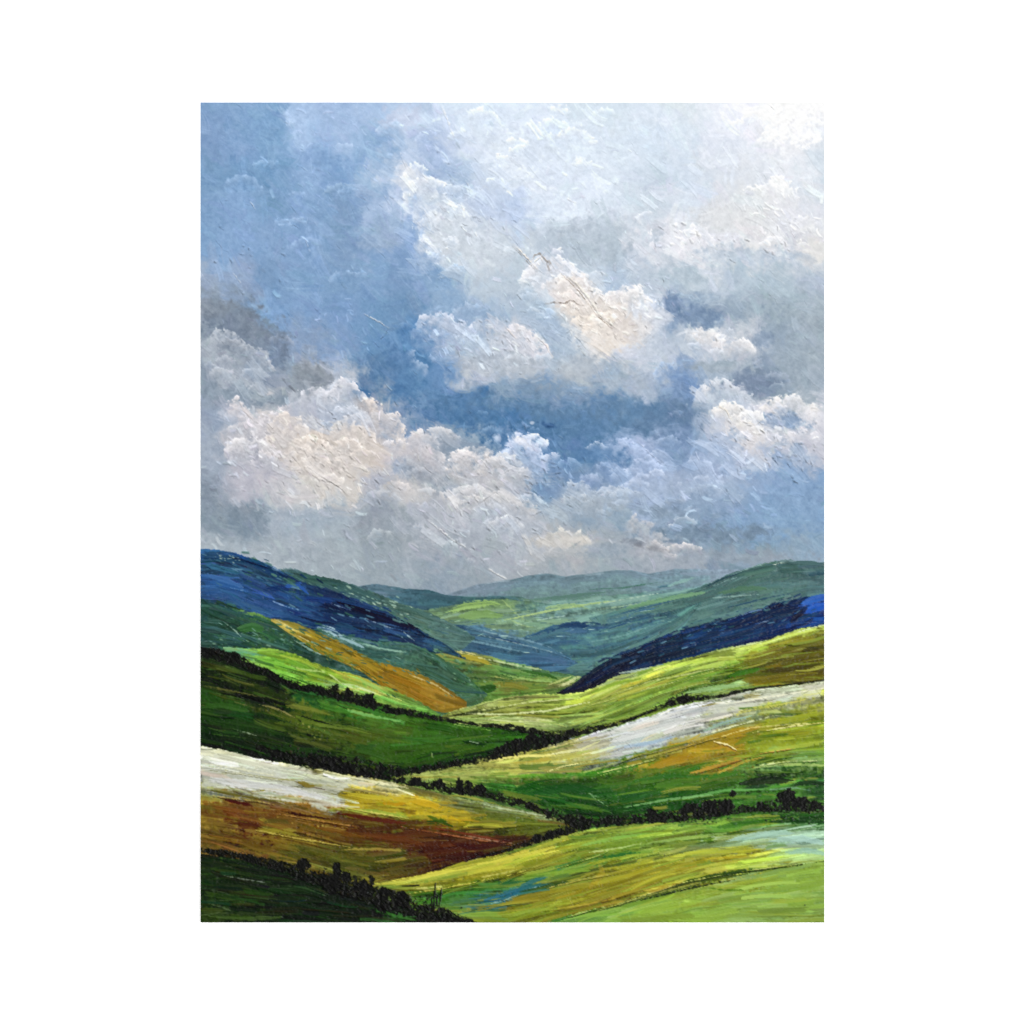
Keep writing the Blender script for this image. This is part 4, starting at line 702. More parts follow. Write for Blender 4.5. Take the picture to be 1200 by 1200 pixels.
strokes([('d6d7cf',5,[700,862, 740,851, 790,836, 830,824]),('d0d3ce',8,[715,868, 760,856, 800,844],.8),('e2d4c4',4,[735,856, 755,850, 775,845],.7),('b0c4d8',5,[700,882, 730,875, 770,868],.7),('9fb8c8',3,[740,874, 770,868, 790,862]),('e0deb0',2,[760,840, 800,828, 850,818]),('d0cc5c',3,[835,845, 880,830, 930,822, 966,814],.8),('e4e2c0',2,[850,824, 900,816, 966,806]),('d8d898',2.5,[640,884, 680,878, 705,866],.8),('d9d06c',2.5,[560,893, 600,886, 650,884]),('e4dc8c',2.2,[635,906, 660,898, 690,893, 700,896]),('9ac0a0',3,[820,857, 850,846, 880,838],.7),('8aa9b0',5,[830,852, 855,845, 875,840],.6),('a88a22',7,[818,868, 850,860, 890,852],.85),('a07e1c',9,[760,898, 785,890, 815,886],.8),('b08a26',4,[828,878, 850,874, 865,882],.85),('b0842a',4,[808,905, 840,897, 870,890],.85),('b89a34',3,[840,905, 870,892, 900,885],.8),('6a7c1c',6,[860,872, 880,862, 905,866],.7),('9aa428',6,[890,850, 930,842, 966,834],.7),('e0d88c',1.8,[845,862, 880,852, 920,848, 960,846]),('a4b43c',4,[890,880, 930,874, 966,868],.7),('b0c46c',3.5,[880,900, 910,894, 966,896],.6),('1c2a1a',8,[866,918, 895,914, 928,914],.85),('18301a',6,[925,920, 945,916, 966,918],.8),('5a9a48',2.5,[800,935, 850,925, 905,924],.8),('6a9c58',1.6,[730,945, 780,936, 840,930]),('2f6c24',5,[740,915, 790,908, 840,908],.7),('c9d07c',2,[690,912, 715,905, 735,900]),('a9b85c',2,[680,905, 710,897, 740,888]),('184a1e',10,[620,928, 660,922, 700,925],.7),('174c1c',8,[600,926, 630,918, 660,912],.6),('8fb0c0',2,[900,925, 930,922, 950,926],.5)])
crease([765,885, 790,878, 830,866, 850,862], '4a4c14', 'c2a850', 1.2); crease([836,868, 852,872, 862,878], '6a4a14', 'e6dca0', 1.2); crease([880,858, 930,850, 965,846], '5c6418', 'd6d284', 1.1)
crease([810,907, 850,895, 890,882, 930,876], '5c3c10', 'd6b050', 1.1); crease([720,895, 745,885, 770,880], '2c4410', 'a4a848', 1.2); crease([890,896, 920,892, 966,890], '33501c', 'c0cc84', 1.1)
crease([700,905, 740,896, 770,888], '285010', 'bcc46c', 1); crease([820,862, 860,850, 905,838], '7a8444', 'd0d6a8', 1)
knife([690,930, 712,945], .9, .5, '9cc090', .7); knife([686,928, 702,934], .9, .5, '9cc090', .6)
for q in range(26):
    x = rng.uniform(680, 960); knife([x, 868 - (x - 680) * .22 + rng.normal(0, 12), x + rng.uniform(10, 30), 868 - (x - 680) * .22 + rng.normal(-4, 12)], 1, .7)
# white and brown field at the left
land('painted_field', 'white and rust brown ploughed field at the left edge', [233,874, 260,878, 290,886, 330,893, 380,902, 420,909, 455,914, 480,920, 520,930, 560,937, 600,946, 640,953, 665,960, 676,966], [233,996, 270,1001, 310,1010, 350,1016, 400,1030, 440,1034, 480,1024, 520,1014, 560,1004, 600,994, 640,983, 674,974],
     [(240,880,'c9c9a4'),(270,888,'c4ccb0'),(310,898,'c0c8ae'),(350,905,'c6c690'),(390,908,'c2bc64'),(430,914,'b8b46c'),(480,923,'b4ba70'),(530,933,'8a9c60'),(580,944,'8ca078'),(630,955,'8ca068'),(240,905,'c2c8c4'),(270,908,'c6cac4'),(320,918,'c9cccb'),(360,925,'c6cccb'),(390,932,'bcc3bc'),(400,920,'c4c07c'),(440,922,'c2b87c'),(240,895,'c2c6bc'),
      (240,925,'9fa86c'),(270,930,'a4a060'),(310,936,'a09c4c'),(370,944,'a87c30'),(410,930,'b8a82c'),(450,935,'b09a24'),(490,938,'a88c22'),(520,945,'9c9424'),(420,945,'a4982c'),(460,948,'8ca02c'),(500,952,'b0a01c'),(540,958,'a08e16'),(240,940,'8c7c2a'),(270,938,'603c18'),(300,945,'6a3a18'),(320,948,'90702c'),(350,952,'80602c'),(390,955,'6e481c'),(250,955,'6c4a1c'),(290,965,'643016'),(330,965,'7a6024'),(370,975,'84601c'),(240,975,'6c5a1e'),(280,978,'7a6420'),(320,975,'7e6c1e'),(350,985,'6e6420'),(250,990,'6a5420'),(290,998,'6a4620'),(330,1000,'4c4a18'),(370,1000,'4a4c18'),(410,990,'64601c'),(420,968,'5c3012'),(460,970,'4c2814'),(500,975,'502412'),(440,985,'624014'),(480,990,'5e2c10'),(530,985,'4a1e10'),(560,995,'461c10'),(600,985,'4c2a10'),(430,1005,'4e4a18'),(470,1008,'504016'),(510,1005,'48280e'),(440,1018,'444c18'),(480,1018,'48421a'),(410,1018,'4a5218'),(560,950,'607030'),(600,958,'586c24'),(640,966,'667424'),(560,968,'66661c'),(600,970,'525a18'),(630,976,'4c5416'),(650,972,'647822'),(560,980,'54320f')], 950, jit=.09, hgt=.6, streak=.06, over=10, lw=(12, 55), ww=(1, 3.5), aniso=4.5)
strokes([('d6d8c0',6,[237,882, 290,892, 340,902],.7),('d0d2d0',9,[240,912, 290,918, 345,926, 390,936],.75),('dcdcb8',2,[237,893, 280,900, 320,908]),('9a9a58',1.6,[245,897, 285,906, 330,913, 355,912]),('a6a46c',1.4,[330,912, 370,918, 400,922]),('8c7c30',4,[350,915, 362,920, 368,920],.8),('d4d2a0',2.5,[350,895, 400,908, 440,916, 478,922]),('6c6426',2,[237,924, 270,930, 310,936, 345,940]),('d6d8c4',2,[300,932, 340,938, 375,942]),('c2b434',7,[402,928, 430,932, 460,935],.8),('c4a01c',6,[480,938, 505,942, 520,948],.8),('c8a81a',4,[505,955, 530,958, 548,966],.85),('88a038',4,[410,948, 440,950, 478,958],.7),('c09018',4,[440,938, 465,942, 478,940],.7),('521e12',4,[262,936, 280,940, 300,944]),('4e2614',5,[265,962, 295,965, 310,970],.8),('5a2010',5,[395,952, 430,958, 475,964],.8),('3c1c12',3,[330,950, 360,956, 390,960]),('8c8424',6,[300,970, 330,974, 350,978],.75),('6e4614',5,[360,966, 400,975, 430,980],.7),('623414',8,[425,975, 470,982, 500,990],.6),('3c140c',7,[530,988, 560,992, 600,984],.7),('6a2c18',1.6,[500,968, 540,975, 590,985]),('b48a70',1.2,[545,978, 580,985, 605,988]),('9aa068',2,[560,944, 600,950, 650,964]),('a9b890',1.8,[575,945, 610,950, 640,956]),('2c4a14',5,[498,962, 515,962, 530,968],.8),('3c6018',4,[500,955, 512,960, 525,962],.7),('8a5a2c',2,[245,985, 270,994, 295,1002],.8),('93822c',2,[400,995, 440,994, 475,996],.7)])
crease([250,932, 300,938, 320,942], '3c2410', 'b4a058', 1.2); crease([400,945, 440,952, 478,958], '4c3c10', 'bcb44c', 1.1); crease([320,952, 380,962, 420,968], '2c1408', 'b0803c', 1.1); crease([300,972, 350,982, 410,992], '3c3410', 'b0a03c', 1.0); crease([470,968, 540,980, 600,990], '2a0e08', '9c5c34', .9)
crease([240,900, 280,906, 330,914], '8c8c60', 'dcdcc4', .9)
dots(46, [316,945, 350,975, 400,978], 10, ['a89a3c','2c1a10','8a7a2c','c0a848','4a2412'], (.8, 2), .7, .8)
# front slopes
land('painted_field', 'front meadow of yellow, green and turquoise strokes at the lower right', [436,1034, 460,1030, 480,1026, 530,1013, 580,1001, 640,982, 690,971, 740,965, 800,960, 850,957, 905,952, 968,948], [436,1060, 500,1085, 600,1090, 640,1082, 720,1060, 800,1034, 860,1022, 968,1009],
     [(450,1034,'8f8a30'),(480,1030,'b4ac3c'),(520,1018,'b4b02e'),(560,1008,'aeb034'),(600,1000,'b0b038'),(640,992,'b4b034'),(680,984,'93a636'),(720,976,'88a83c'),(770,970,'84a040'),(820,970,'6f9a38'),(870,966,'4f8028'),(920,960,'24501a'),(960,960,'1e4818'),(960,970,'2c5820'),(500,1030,'a8a436'),(540,1025,'b0a828'),(580,1018,'a4ac30'),(620,1010,'a8ac2e'),(660,1000,'a4a832'),(700,992,'8ca834'),(750,985,'80a438'),(800,980,'7a9c34'),(850,975,'5c8a2c'),(900,972,'9cbc9c'),(950,976,'98b89c'),(930,985,'98b890'),(960,990,'8cb098'),(870,982,'94b48c'),(840,988,'90b088'),(620,1020,'4f7c24'),(660,1012,'6f9428'),(700,1004,'3f7c38'),(740,1000,'5c8a34'),(560,1030,'3f6c1c'),(520,1036,'4c701c'),(600,1030,'2f6c3c'),(640,1022,'2c6a5c'),(620,1038,'2c6a70'),(580,1050,'2f6c78'),(560,1055,'34706c'),(540,1050,'3c7830'),(520,1055,'4c8434'),(500,1050,'2c4c1c'),(660,1032,'74801c'),(700,1020,'807c1e'),(740,1012,'8c8c24'),(640,1050,'7c7218'),(600,1060,'7a6c18'),(680,1045,'7c781c'),(720,1038,'8c8020'),(560,1070,'64802c'),(600,1075,'66701c'),(530,1068,'5c7c30'),(640,1068,'6f7c20'),(680,1060,'7a7c24'),(720,1050,'8a7c2a'),(760,1030,'98922c'),(800,1015,'9c942c'),(760,1000,'94a838'),(820,1000,'98a234'),(860,1000,'a0a034'),(900,1005,'94a43c'),(950,1002,'94b46c'),(780,1040,'8c8a2c'),(840,1018,'94a038')], 950, jit=.075, hgt=.6, streak=.055, over=6, lw=(18, 90), ww=(1.4, 6), aniso=4.5)
strokes([('c6c040',6,[480,1030, 530,1018, 580,1006],.8),('c2be3c',5,[560,1012, 610,1002, 650,992],.8),('d2cc6c',2,[560,1028, 590,1022, 605,1018]),('d6cf78',1.8,[480,1040, 500,1040, 520,1037]),('7fb04c',5,[680,990, 720,980, 760,976],.6),('b4c880',2,[690,998, 730,992, 760,985]),('2b6a80',10,[566,1056, 590,1050, 612,1040],.85),('2c6c72',9,[606,1042, 625,1034, 640,1028],.8),('8ab0b8',1.6,[575,1058, 590,1054, 606,1048]),('9fc0c0',1.4,[608,1045, 620,1040, 632,1038]),('3c7c44',4,[640,1018, 680,1006, 720,1000],.7),('2e6c34',3,[700,1005, 730,1000, 750,998]),('a88c20',5,[690,1040, 705,1022, 702,1012],.4),('9cc4b4',8,[850,985, 890,978, 930,976],.7),('a4c8bc',7,[900,985, 940,982, 966,988],.7),('8cb8ac',5,[920,998, 945,996, 966,1000],.6),('1c441a',6,[900,962, 935,960, 966,962],.75),('35681e',5,[840,968, 880,962, 905,962],.6),('b4bc30',5,[790,1002, 840,996, 900,996],.6),('c4ac24',4,[800,1008, 850,1004, 890,1000],.5),('96b860',3,[740,990, 790,982, 850,976],.6)])
crease([480,1046, 520,1040, 560,1032, 600,1024, 640,1010], '5c6010', 'c8c450', 1.0); crease([655,1016, 700,1002, 715,995], '2c5a18', 'b0c45c', 1.0); crease([640,1040, 680,1030, 715,1024], '54520e', 'a8a03c', .9)
knife([663,1040, 668,1055, 672,1064], 1, .7, 'a8a04c', .7); knife([703,1030, 705,1042], 1, .6, 'b09838', .6)
land('painted_field', 'smooth light green slope in the lower right corner', [630,1083, 660,1074, 690,1066, 720,1060, 760,1048, 800,1036, 830,1028, 860,1023, 900,1017, 968,1007], [630,1100, 968,1090],
     [(650,1078,'4f9040'),(680,1074,'6fa048'),(720,1064,'7c9c34'),(760,1054,'86a434'),(800,1044,'8ca030'),(840,1032,'94a034'),(880,1024,'98a838'),(950,1014,'94b048'),(700,1078,'74a840'),(740,1076,'88a83c'),(780,1064,'8ca83a'),(820,1060,'88a840'),(860,1050,'86a83e'),(900,1040,'8cac44'),(950,1035,'88aa40'),(850,1040,'8a8c20'),(870,1068,'7ea454'),(900,1062,'86a858'),(930,1075,'84a040'),(960,1072,'7c9038'),(960,1055,'7ea04c'),(800,1076,'86a638')], 330, jit=.04, hgt=.38, streak=.025, lw=(20, 90), ww=(2, 8), over=30)
crease([640,1080, 690,1066, 720,1060, 760,1046, 800,1033, 860,1021, 905,1015, 966,1007], '24380c', 'c4c870', 1.5)
strokes([('1c3a0c',3.5,[722,1060, 745,1052, 770,1046, 800,1036],.85),('2c4a18',3,[800,1032, 840,1024, 880,1018],.85),('c9b83c',1.8,[770,1046, 810,1034, 850,1030, 895,1022]),('8a6c20',5,[760,1044, 800,1036, 830,1034],.5),('a8c468',2,[840,1062, 855,1058, 870,1054]),('587c1c',1.6,[830,1040, 850,1042, 870,1042]),('3c7c30',3,[640,1078, 655,1076, 672,1070],.7),('ccd0a0',1.5,[672,1074, 676,1080]),('86b054',2,[735,1068, 738,1078],.6)])
strokes([('3a4c12',5,[735,1057, 765,1047, 800,1036, 840,1028, 875,1023],.75),('a4a84c',2,[700,1066, 740,1054, 780,1043, 820,1033]),('c4bc60',1.8,[760,1051, 800,1041, 850,1032, 890,1027]),('20300a',1.8,[750,1054, 790,1044, 830,1035, 860,1030],.9),('c8b03c',2,[640,1066, 690,1058, 720,1052],.7)])
dots(40, [722,1060, 770,1046, 810,1034], 2, ['1c300c','6f8c48','a8b870','2c4a1c'], (.7, 1.5), .8, .85)
land('painted_field', 'near black green field in the lower left corner', [233,998, 270,1003, 310,1012, 350,1018, 380,1028, 420,1040, 440,1050, 480,1064, 520,1070, 566,1083], [233,1095, 566,1095],
     [(240,1005,'16220e'),(270,1012,'1c2c12'),(310,1022,'16240f'),(350,1030,'101c0c'),(400,1045,'14200e'),(440,1055,'0e150a'),(240,1030,'14260e'),(280,1040,'11220d'),(330,1040,'0f1c0c'),(380,1055,'152610'),(240,1055,'1c3010'),(270,1070,'2c3e14'),(300,1075,'2a3c14'),(340,1070,'14240e'),(400,1070,'12200e'),(450,1072,'1c3a14'),(480,1078,'2c5a28'),(520,1078,'0f180b'),(345,1020,'1c3014')], 330, jit=.12, hgt=.45, streak=.03, over=30, lw=(16, 60))
strokes([('8a968c',1.1,[262,1025, 290,1030, 310,1033],.7),('44543c',1.4,[240,1040, 265,1046, 272,1050],.6),('3c5420',4,[245,1072, 290,1076, 330,1074],.6),('3f5a34',2,[330,1035, 360,1040, 380,1048],.5),('4f6440',1.3,[245,1058, 260,1062, 270,1066],.6)])
dots(80, [335,738, 375,763, 425,785, 475,816], 3, ['3c6440', '6f8a34', '8a8a30', '2f5648', '4a6e34'], (.6, 1.5), .6, .85, 3, .5)
dots(70, [345,729, 395,750, 440,774, 490,788, 540,818], 3, ['4a7a70', '6a5a18', '8f7a24', '40665c', '5a8468'], (.6, 1.4), .6, .85, 3, .5)
dots(80, [500,760, 530,775, 560,800, 560,818], 6, ['3f6a4c', '5a8458', '2f5636', '6a9470', '4a7450'], (.7, 2), .6, .8, 2, .4)
strokes([('c4c88c',3,[655,803, 668,798, 680,792],.8)])
dots(70, [690,786, 720,768, 765,749, 820,730, 880,715, 940,700], 3, ['3f6a74', '2a4a68', '4f7a78', '1c3860', '16284a', '547a70'], (.8, 2), .6, .75, 3.5, -.35)
dots(70, [285,650, 330,669, 370,686, 420,703, 470,724, 510,746], 3, ['3f6a64', '2a4a62', '4a7470', '22406a', '35604c', '5a8078'], (.8, 2), .6, .75, 3.5, .42)
dots(70, [240,704, 300,720, 350,734, 420,748, 480,752], 3.5, ['2f5a58', '2a4a62', '3f6a5c', '1f3a64', '35604c', '446f70'], (.8, 2), .6, .75, 3.5, .25)
# flecks of other colours scraped over the dark slopes
dots(90, [245,660, 300,675, 360,700, 440,728], 9, ['3f6f88', '2c5a70', '5f8aa0', '35604c', '16264a', '1f3a5c', '4a7484'], (.6, 1.8), .6, .7, 4, .35)
dots(70, [720,775, 800,748, 880,725, 950,712], 8, ['2c5a70', '5f8aa0', '24504c', '10203a', '21427a', '3f6f88'], (.6, 1.4), .6, .8, 4, -.3)
dots(90, [240,730, 320,745, 400,765, 470,780], 9, ['5f8a7c', '24464a', '7fa89c', '3a6a48', '2c5058', '6a9488'], (.6, 1.5), .6, .8, 4, .3)
dots(110, [500,725, 600,735, 700,735, 800,705], 12, ['8fb0a8', '4c7078', '9cc0a4', '5a8288', 'a9c8b4', '3f6478'], (.5, 1.1), .5, .75, 5, -.08)
land_now = ID >= len(CLOUDS) + 1
lum = C.mean(2, keepdims=True)
mid = blur(C.mean(2), 14)[..., None]
new = lum + (C - lum) * 1.04
new = new + .35 * (lum - mid) - .002
C[land_now] = np.clip(new, .015, 1)[land_now]
# ---- hedgerows
hedge('dark hedge between the lime strip and the dark field at the left', [233,757,1,7, 255,762,2,10, 275,768,3,9, 300,780,3,8, 330,795,3,6, 350,803,3,5, 375,807,4,6, 400,814,5,6, 430,821,5,7, 450,829,3,5, 480,834,3,4, 505,839,3,4, 520,842,2,3, 560,848,1,2, 600,852,3,3, 640,858,2,4, 662,862,1,3], 1.0,
      [(276,768,4,5), (392,805,5,5), (408,812,6,6), (432,819,8,8)])
hedge('dark hedge dividing the green field from the white and gold field', [300,872,1,6, 340,885,4,7, 380,893,8,8, 420,900,10,8, 450,906,9,6, 480,903,4,4, 520,896,4,4, 560,889,3,4, 585,883,7,5, 610,876,9,6, 640,868,9,6, 660,863,6,5, 672,860,5,3, 690,857,5,2, 720,849,3,1.5, 745,840,2,1.5], 1.1,
      [(587,878,7,5), (604,872,8,6), (622,866,9,6), (668,858,5,4)])
hedge('thin dark hedge with a thick clump above the white field', [728,846,1,1.5, 760,833,2,2, 785,823,5,3, 800,819,7,4, 815,818,4,3, 830,817,2,2, 850,814,1.5,2, 862,811,3,1.5, 875,808,1.5,1.2, 900,804,.8,1, 968,796,.6,1], .9,
      [(800,820,9,5), (786,823,6,4)])
hedge('long dark hedge with tall bushes running to the right edge', [455,911,2,3, 475,914,4,4, 500,919,5,4, 530,924,5,5, 560,928,5,4, 590,935,4,5, 620,943,4,5, 650,954,5,6, 672,962,6,6, 700,964,6,5, 740,960,5,5, 780,957,6,6, 800,955,9,6, 830,952,10,6, 850,951,8,4, 880,948,4,3, 905,946,8,5, 925,945,10,5, 945,945,6,6, 968,944,4,6], 1.2,
      [(485,914,6,5), (512,918,7,6), (538,919,5,8), (548,920,5,5), (562,924,7,5), (764,953,5,6), (806,946,8,6), (832,944,8,7), (850,943,9,8), (858,930,4,4), (890,942,4,5), (920,932,10,9), (936,940,11,8), (953,942,4,5)])
hedge('dark hedge at the tip of the brown field', [566,1002,.6,1, 590,996,1,2, 610,990,3,3, 630,984,5,4, 655,976,6,4, 672,971,7,4, 690,967,5,4], 1.1, [(628,981,6,5), (645,977,6,5), (655,974,5,4)])
hedge('black hedge with upright shrubs at the lower left', [233,993,1,4, 260,997,2,5, 290,1003,3,6, 315,1010,4,7, 340,1016,4,8, 365,1024,4,10, 385,1030,8,12, 410,1036,10,14, 430,1043,9,14, 450,1052,9,14, 475,1060,10,12, 495,1066,8,10, 520,1072,7,8, 545,1079,4,4, 562,1083,2,2], 1.7,
      [(356,1012,9,7), (395,1018,5,9), (405,1026,6,6), (436,1030,4,5), (425,1038,8,7), (450,1046,8,7), (470,1052,8,8), (390,1036,12,10)], spec=('4c5230', '4a3f50', '5d6344', '2c3a1a', '3a4440', '5a4c3c'))
for p in ([508,1062, 509,1045, 510,1034], [515,1062, 516,1048, 517,1040], [511,1060, 512,1048], [505,1060, 506,1046]):
    band('0c0d08', 2.0, pair(p), .95, .9)
dots(90, [465,1052, 500,1062, 540,1074], 5, DARK, (.9, 2.2), .9, .9)
dots(60, [410,1010, 440,1030, 455,1045], 3, ['8a8c3c','2c3818','6c7030','14180c'], (.7, 1.5), .8, .8)
dots(70, [905,955, 935,958, 966,958], 5, ['16301a','0d140a','2c5a24','4a7a3c'], (.8, 2.2), .7, .8, 1.6)
dots(60, [780,962, 830,962, 860,960], 3, ['10200c','0d140a','2c5a24','4f7c2c'], (.8, 2), .7, .8, 1.6)
dots(14, [778,1002, 940,1062, 760,960], 2, ['26340f'], (.6, 1.2), .6, .8)
dots(2, [778,1001, 779,1002], 1, ['2c2c10'], (1.5, 2), .6, .9); dots(2, [941,1060, 942,1060], 1, ['2c3c20'], (1.2, 1.6), .6, .9)

# weave of the cloth showing through thin paint, and fine tooth everywhere
thin = np.clip(1 - T / .8, .2, 1)
T += thin * .025 * (np.sin(PX * 2.1) * np.sin(PY * 2.1)) + .03 * N3 + .014 * rng.standard_normal((H, W)).astype(np.float32)
C[:] = np.clip(C + .006 * rng.standard_normal((H, W, 1)), 0, 1)
T -= np.percentile(T, .05)
T = 2.3 * np.tanh(np.clip(T, 0, None) / 2.3)
#PAINT-END
# ------------------------------------------------------------------ materials
def paint_material(name, rough, spec, bump):
    m = bpy.data.materials.new(name); m.use_nodes = True
    nt = m.node_tree; b = nt.nodes["Principled BSDF"]
    at = nt.nodes.new("ShaderNodeAttribute"); at.attribute_name = "pigment"
    tc = nt.nodes.new("ShaderNodeTexCoord")
    n1 = nt.nodes.new("ShaderNodeTexNoise"); n1.inputs["Scale"].default_value = 900; n1.inputs["Detail"].default_value = 3
    n2 = nt.nodes.new("ShaderNodeTexNoise"); n2.inputs["Scale"].default_value = 60; n2.inputs["Detail"].default_value = 4
    nt.links.new(tc.outputs["Object"], n1.inputs["Vector"]); nt.links.new(tc.outputs["Object"], n2.inputs["Vector"])
    hs = nt.nodes.new("ShaderNodeHueSaturation")
    mr = nt.nodes.new("ShaderNodeMapRange"); mr.inputs["To Min"].default_value = .95; mr.inputs["To Max"].default_value = 1.05
    nt.links.new(n1.outputs["Fac"], mr.inputs["Value"]); nt.links.new(mr.outputs["Result"], hs.inputs["Value"])
    nt.links.new(at.outputs["Color"], hs.inputs["Color"]); nt.links.new(hs.outputs["Color"], b.inputs["Base Color"])
    rr = nt.nodes.new("ShaderNodeMapRange"); rr.inputs["To Min"].default_value = rough - .1; rr.inputs["To Max"].default_value = rough + .1
    nt.links.new(n2.outputs["Fac"], rr.inputs["Value"]); nt.links.new(rr.outputs["Result"], b.inputs["Roughness"])
    b.inputs["Specular IOR Level"].default_value = spec
    bp = nt.nodes.new("ShaderNodeBump"); bp.inputs["Strength"].default_value = bump; bp.inputs["Distance"].default_value = .0004
    nt.links.new(n1.outputs["Fac"], bp.inputs["Height"]); nt.links.new(bp.outputs["Normal"], b.inputs["Normal"])
    return m
MAT = {'sky': paint_material("oil_paint_sky", .55, .08, .12), 'land': paint_material("oil_paint_land", .45, .1, .12), 'dark': paint_material("oil_paint_dark", .5, .08, .2)}

def plain_material(name, col, rough, scale, amt, bump):
    m = bpy.data.materials.new(name); m.use_nodes = True
    nt = m.node_tree; b = nt.nodes["Principled BSDF"]
    n = nt.nodes.new("ShaderNodeTexNoise"); n.inputs["Scale"].default_value = scale; n.inputs["Detail"].default_value = 5
    tc = nt.nodes.new("ShaderNodeTexCoord"); nt.links.new(tc.outputs["Object"], n.inputs["Vector"])
    cr = nt.nodes.new("ShaderNodeValToRGB")
    cr.color_ramp.elements[0].color = (col[0] * (1 - amt), col[1] * (1 - amt), col[2] * (1 - amt), 1); cr.color_ramp.elements[1].color = (*col, 1)
    nt.links.new(n.outputs["Fac"], cr.inputs["Fac"]); nt.links.new(cr.outputs["Color"], b.inputs["Base Color"])
    b.inputs["Roughness"].default_value = rough; b.inputs["Specular IOR Level"].default_value = .1
    bp = nt.nodes.new("ShaderNodeBump"); bp.inputs["Strength"].default_value = bump; bp.inputs["Distance"].default_value = .0003
    nt.links.new(n.outputs["Fac"], bp.inputs["Height"]); nt.links.new(bp.outputs["Normal"], b.inputs["Normal"])
    return m
CLOTH = plain_material("primed_cloth", (.82, .81, .78), .8, 700, .06, .3)
WALLM = plain_material("white_wall_paint", (.985, .985, .985), .9, 40, .01, .0)

# ------------------------------------------------------------------ the setting: a plain white wall
me = bpy.data.meshes.new("wall")
R = 4.0
me.from_pydata([(-R, .0004, 1.5 - R), (R, .0004, 1.5 - R), (R, .0004, 1.5 + R), (-R, .0004, 1.5 + R)], [], [(0, 1, 2, 3)])
me.materials.append(WALLM)
wall = bpy.data.objects.new("wall", me); scene.collection.objects.link(wall)
wall["kind"] = "structure"

# ------------------------------------------------------------------ the painting
ZC = 1.5
root = bpy.data.objects.new("painting", None); scene.collection.objects.link(root)
root.empty_display_size = .1
BASE = (0.0, 0.0, ZC + (600 - (Y0 + H)) * MM)
root.location = BASE
root["label"] = "unframed oil painting of rolling green hills under a cloudy blue sky on a white wall"
root["category"] = "painting"

# panel the paint lies on: a board wrapped in cloth, edges slightly rounded
import bmesh
bm = bmesh.new()
xl, xr = (X0 - 600) * MM, (X0 + W - 600) * MM
zt, zb = H * MM, 0.0
bmesh.ops.create_cube(bm, size=1)
for v in bm.verts:
    v.co.x = xl if v.co.x < 0 else xr
    v.co.y = -DEPTH + .0012 if v.co.y < 0 else 0
    v.co.z = zb if v.co.z < 0 else zt
bmesh.ops.bevel(bm, geom=[e for e in bm.edges], offset=.0006, segments=2, affect='EDGES')
me = bpy.data.meshes.new("canvas_panel"); bm.to_mesh(me); bm.free()
me.materials.append(CLOTH)
o = bpy.data.objects.new("canvas_panel", me); scene.collection.objects.link(o); o.parent = root

# paint: one grid of thickness and pigment, cut into the painted pieces
gx = xl + (xr - xl) * np.arange(W) / (W - 1)
gz = zt - (zt - zb) * np.arange(H) / (H - 1)
RELIEF = 1.15
co = np.empty((H, W, 3), np.float32)
co[..., 0] = gx[None]; co[..., 2] = gz[:, None]; co[..., 1] = -DEPTH + .0006 - T * MM * RELIEF
dzy, dzx = np.gradient(T * RELIEF)
nor = np.dstack([-dzx, -np.ones_like(T), dzy]).astype(np.float32)
nor /= np.linalg.norm(nor, axis=2, keepdims=True)
lin = np.where(C < .04045, C / 12.92, ((C + .055) / 1.055) ** 2.4)
pig = np.ones((H, W, 4), np.float32)
pig[..., :3] = np.clip((lin - .0042) / KLIT, .0006, .98)
fid = ID[:-1, :-1]
vid = np.arange(H * W).reshape(H, W)
cof, norf, pigf = co.reshape(-1, 3), nor.reshape(-1, 3), pig.reshape(-1, 4)
OBJ = {}
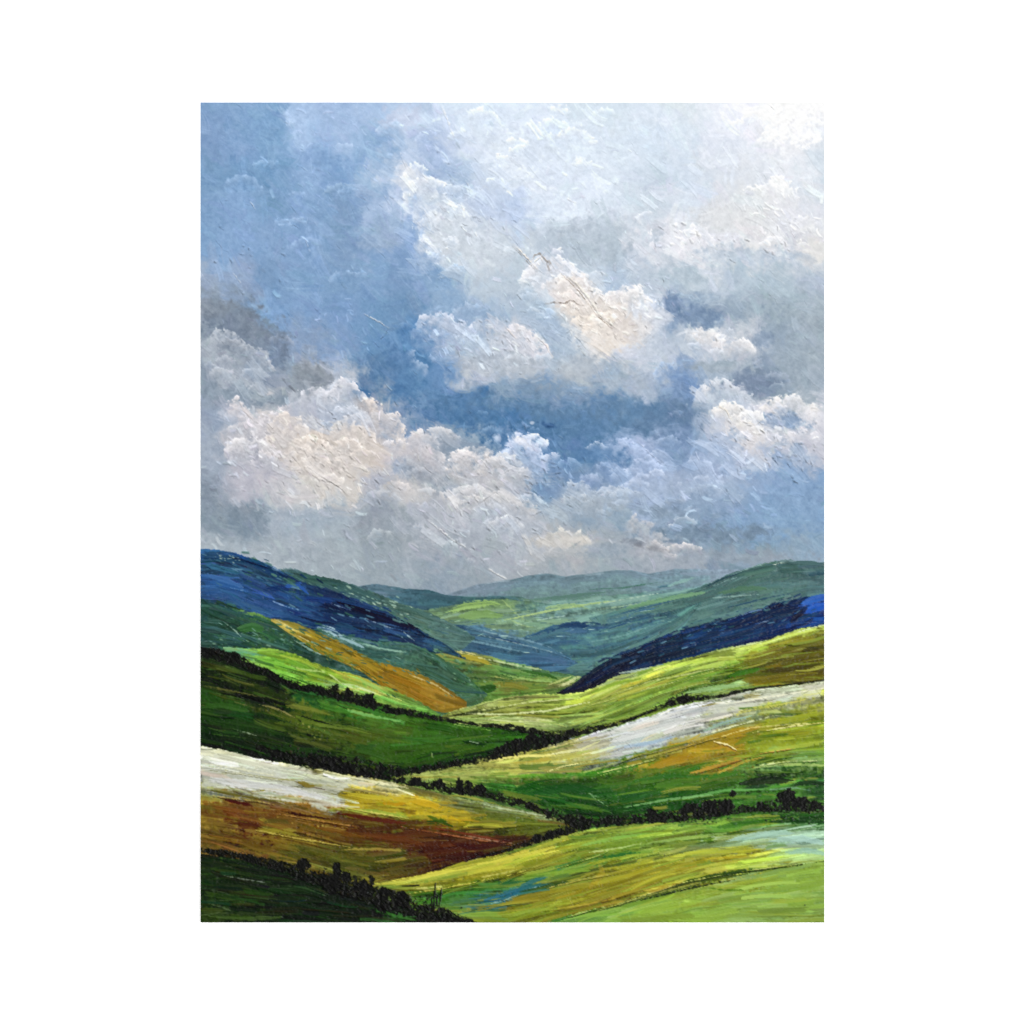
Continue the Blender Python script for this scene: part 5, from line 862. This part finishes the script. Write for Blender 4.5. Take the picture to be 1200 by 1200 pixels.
for k, (name, label, kind, parent) in enumerate(PIECES):
    fy, fx = np.nonzero(fid == k)
    if len(fy) < 6: continue
    quad = np.stack([vid[fy, fx], vid[fy + 1, fx], vid[fy + 1, fx + 1], vid[fy, fx + 1]], 1)
    # side walls where the paint stops at the edge of the panel
    rim = []
    rim += [(vid[0, i + 1], vid[0, i]) for i in fx[fy == 0]]
    rim += [(vid[H - 1, i], vid[H - 1, i + 1]) for i in fx[fy == H - 2]]
    rim += [(vid[j, 0], vid[j + 1, 0]) for j in fy[fx == 0]]
    rim += [(vid[j + 1, W - 1], vid[j, W - 1]) for j in fy[fx == W - 2]]
    used, inv = np.unique(quad, return_inverse=True)
    inv = inv.reshape(quad.shape)
    pos = cof[used]; nn = norf[used]; pp = pigf[used]
    loops = inv.ravel(); nf = len(quad)
    if rim:
        look = {int(u): q for q, u in enumerate(used)}
        ra = np.array([[look[int(a)], look[int(b)]] for a, b in rim])
        n0 = len(pos); q = len(ra)
        lo = pos[ra.ravel()].copy(); hi = lo.copy(); lo[:, 1] = -DEPTH + .0025
        cx = np.array([(xl + xr) / 2, 0, (zt + zb) / 2])
        out = np.zeros_like(lo); tx = np.minimum(abs(lo[:, 0] - xl), abs(lo[:, 0] - xr)) < 1e-5
        out[tx, 0] = np.sign(lo[tx, 0]); out[~tx, 2] = np.sign(lo[~tx, 2] - cx[2])
        pos = np.concatenate([pos, hi, lo]); nn = np.concatenate([nn, out, out]); pp = np.concatenate([pp, pp[ra.ravel()], pp[ra.ravel()]])
        a = n0 + 2 * np.arange(q); sk = np.stack([a, a + 1, a + 1 + 2 * q, a + 2 * q], 1)[:, ::-1]
        loops = np.concatenate([loops, sk.ravel()]); nf += q
    me = bpy.data.meshes.new(name)
    me.vertices.add(len(pos)); me.vertices.foreach_set("co", pos.astype(np.float32).ravel())
    me.loops.add(nf * 4); me.loops.foreach_set("vertex_index", loops.astype(np.int32))
    me.polygons.add(nf); me.polygons.foreach_set("loop_start", np.arange(0, nf * 4, 4, dtype=np.int32))
    me.update(calc_edges=True); me.validate()
    at = me.attributes.new("pigment", 'FLOAT_COLOR', 'POINT'); at.data.foreach_set("color", pp.astype(np.float32).ravel())
    me.polygons.foreach_set("use_smooth", np.ones(nf, bool))
    me.normals_split_custom_set_from_vertices(nn.tolist())
    me.materials.append(MAT[kind])
    o = bpy.data.objects.new(name, me); scene.collection.objects.link(o)
    o.parent = OBJ[parent] if parent is not None and parent in OBJ else root
    if label: o["label"] = label
    OBJ[k] = o
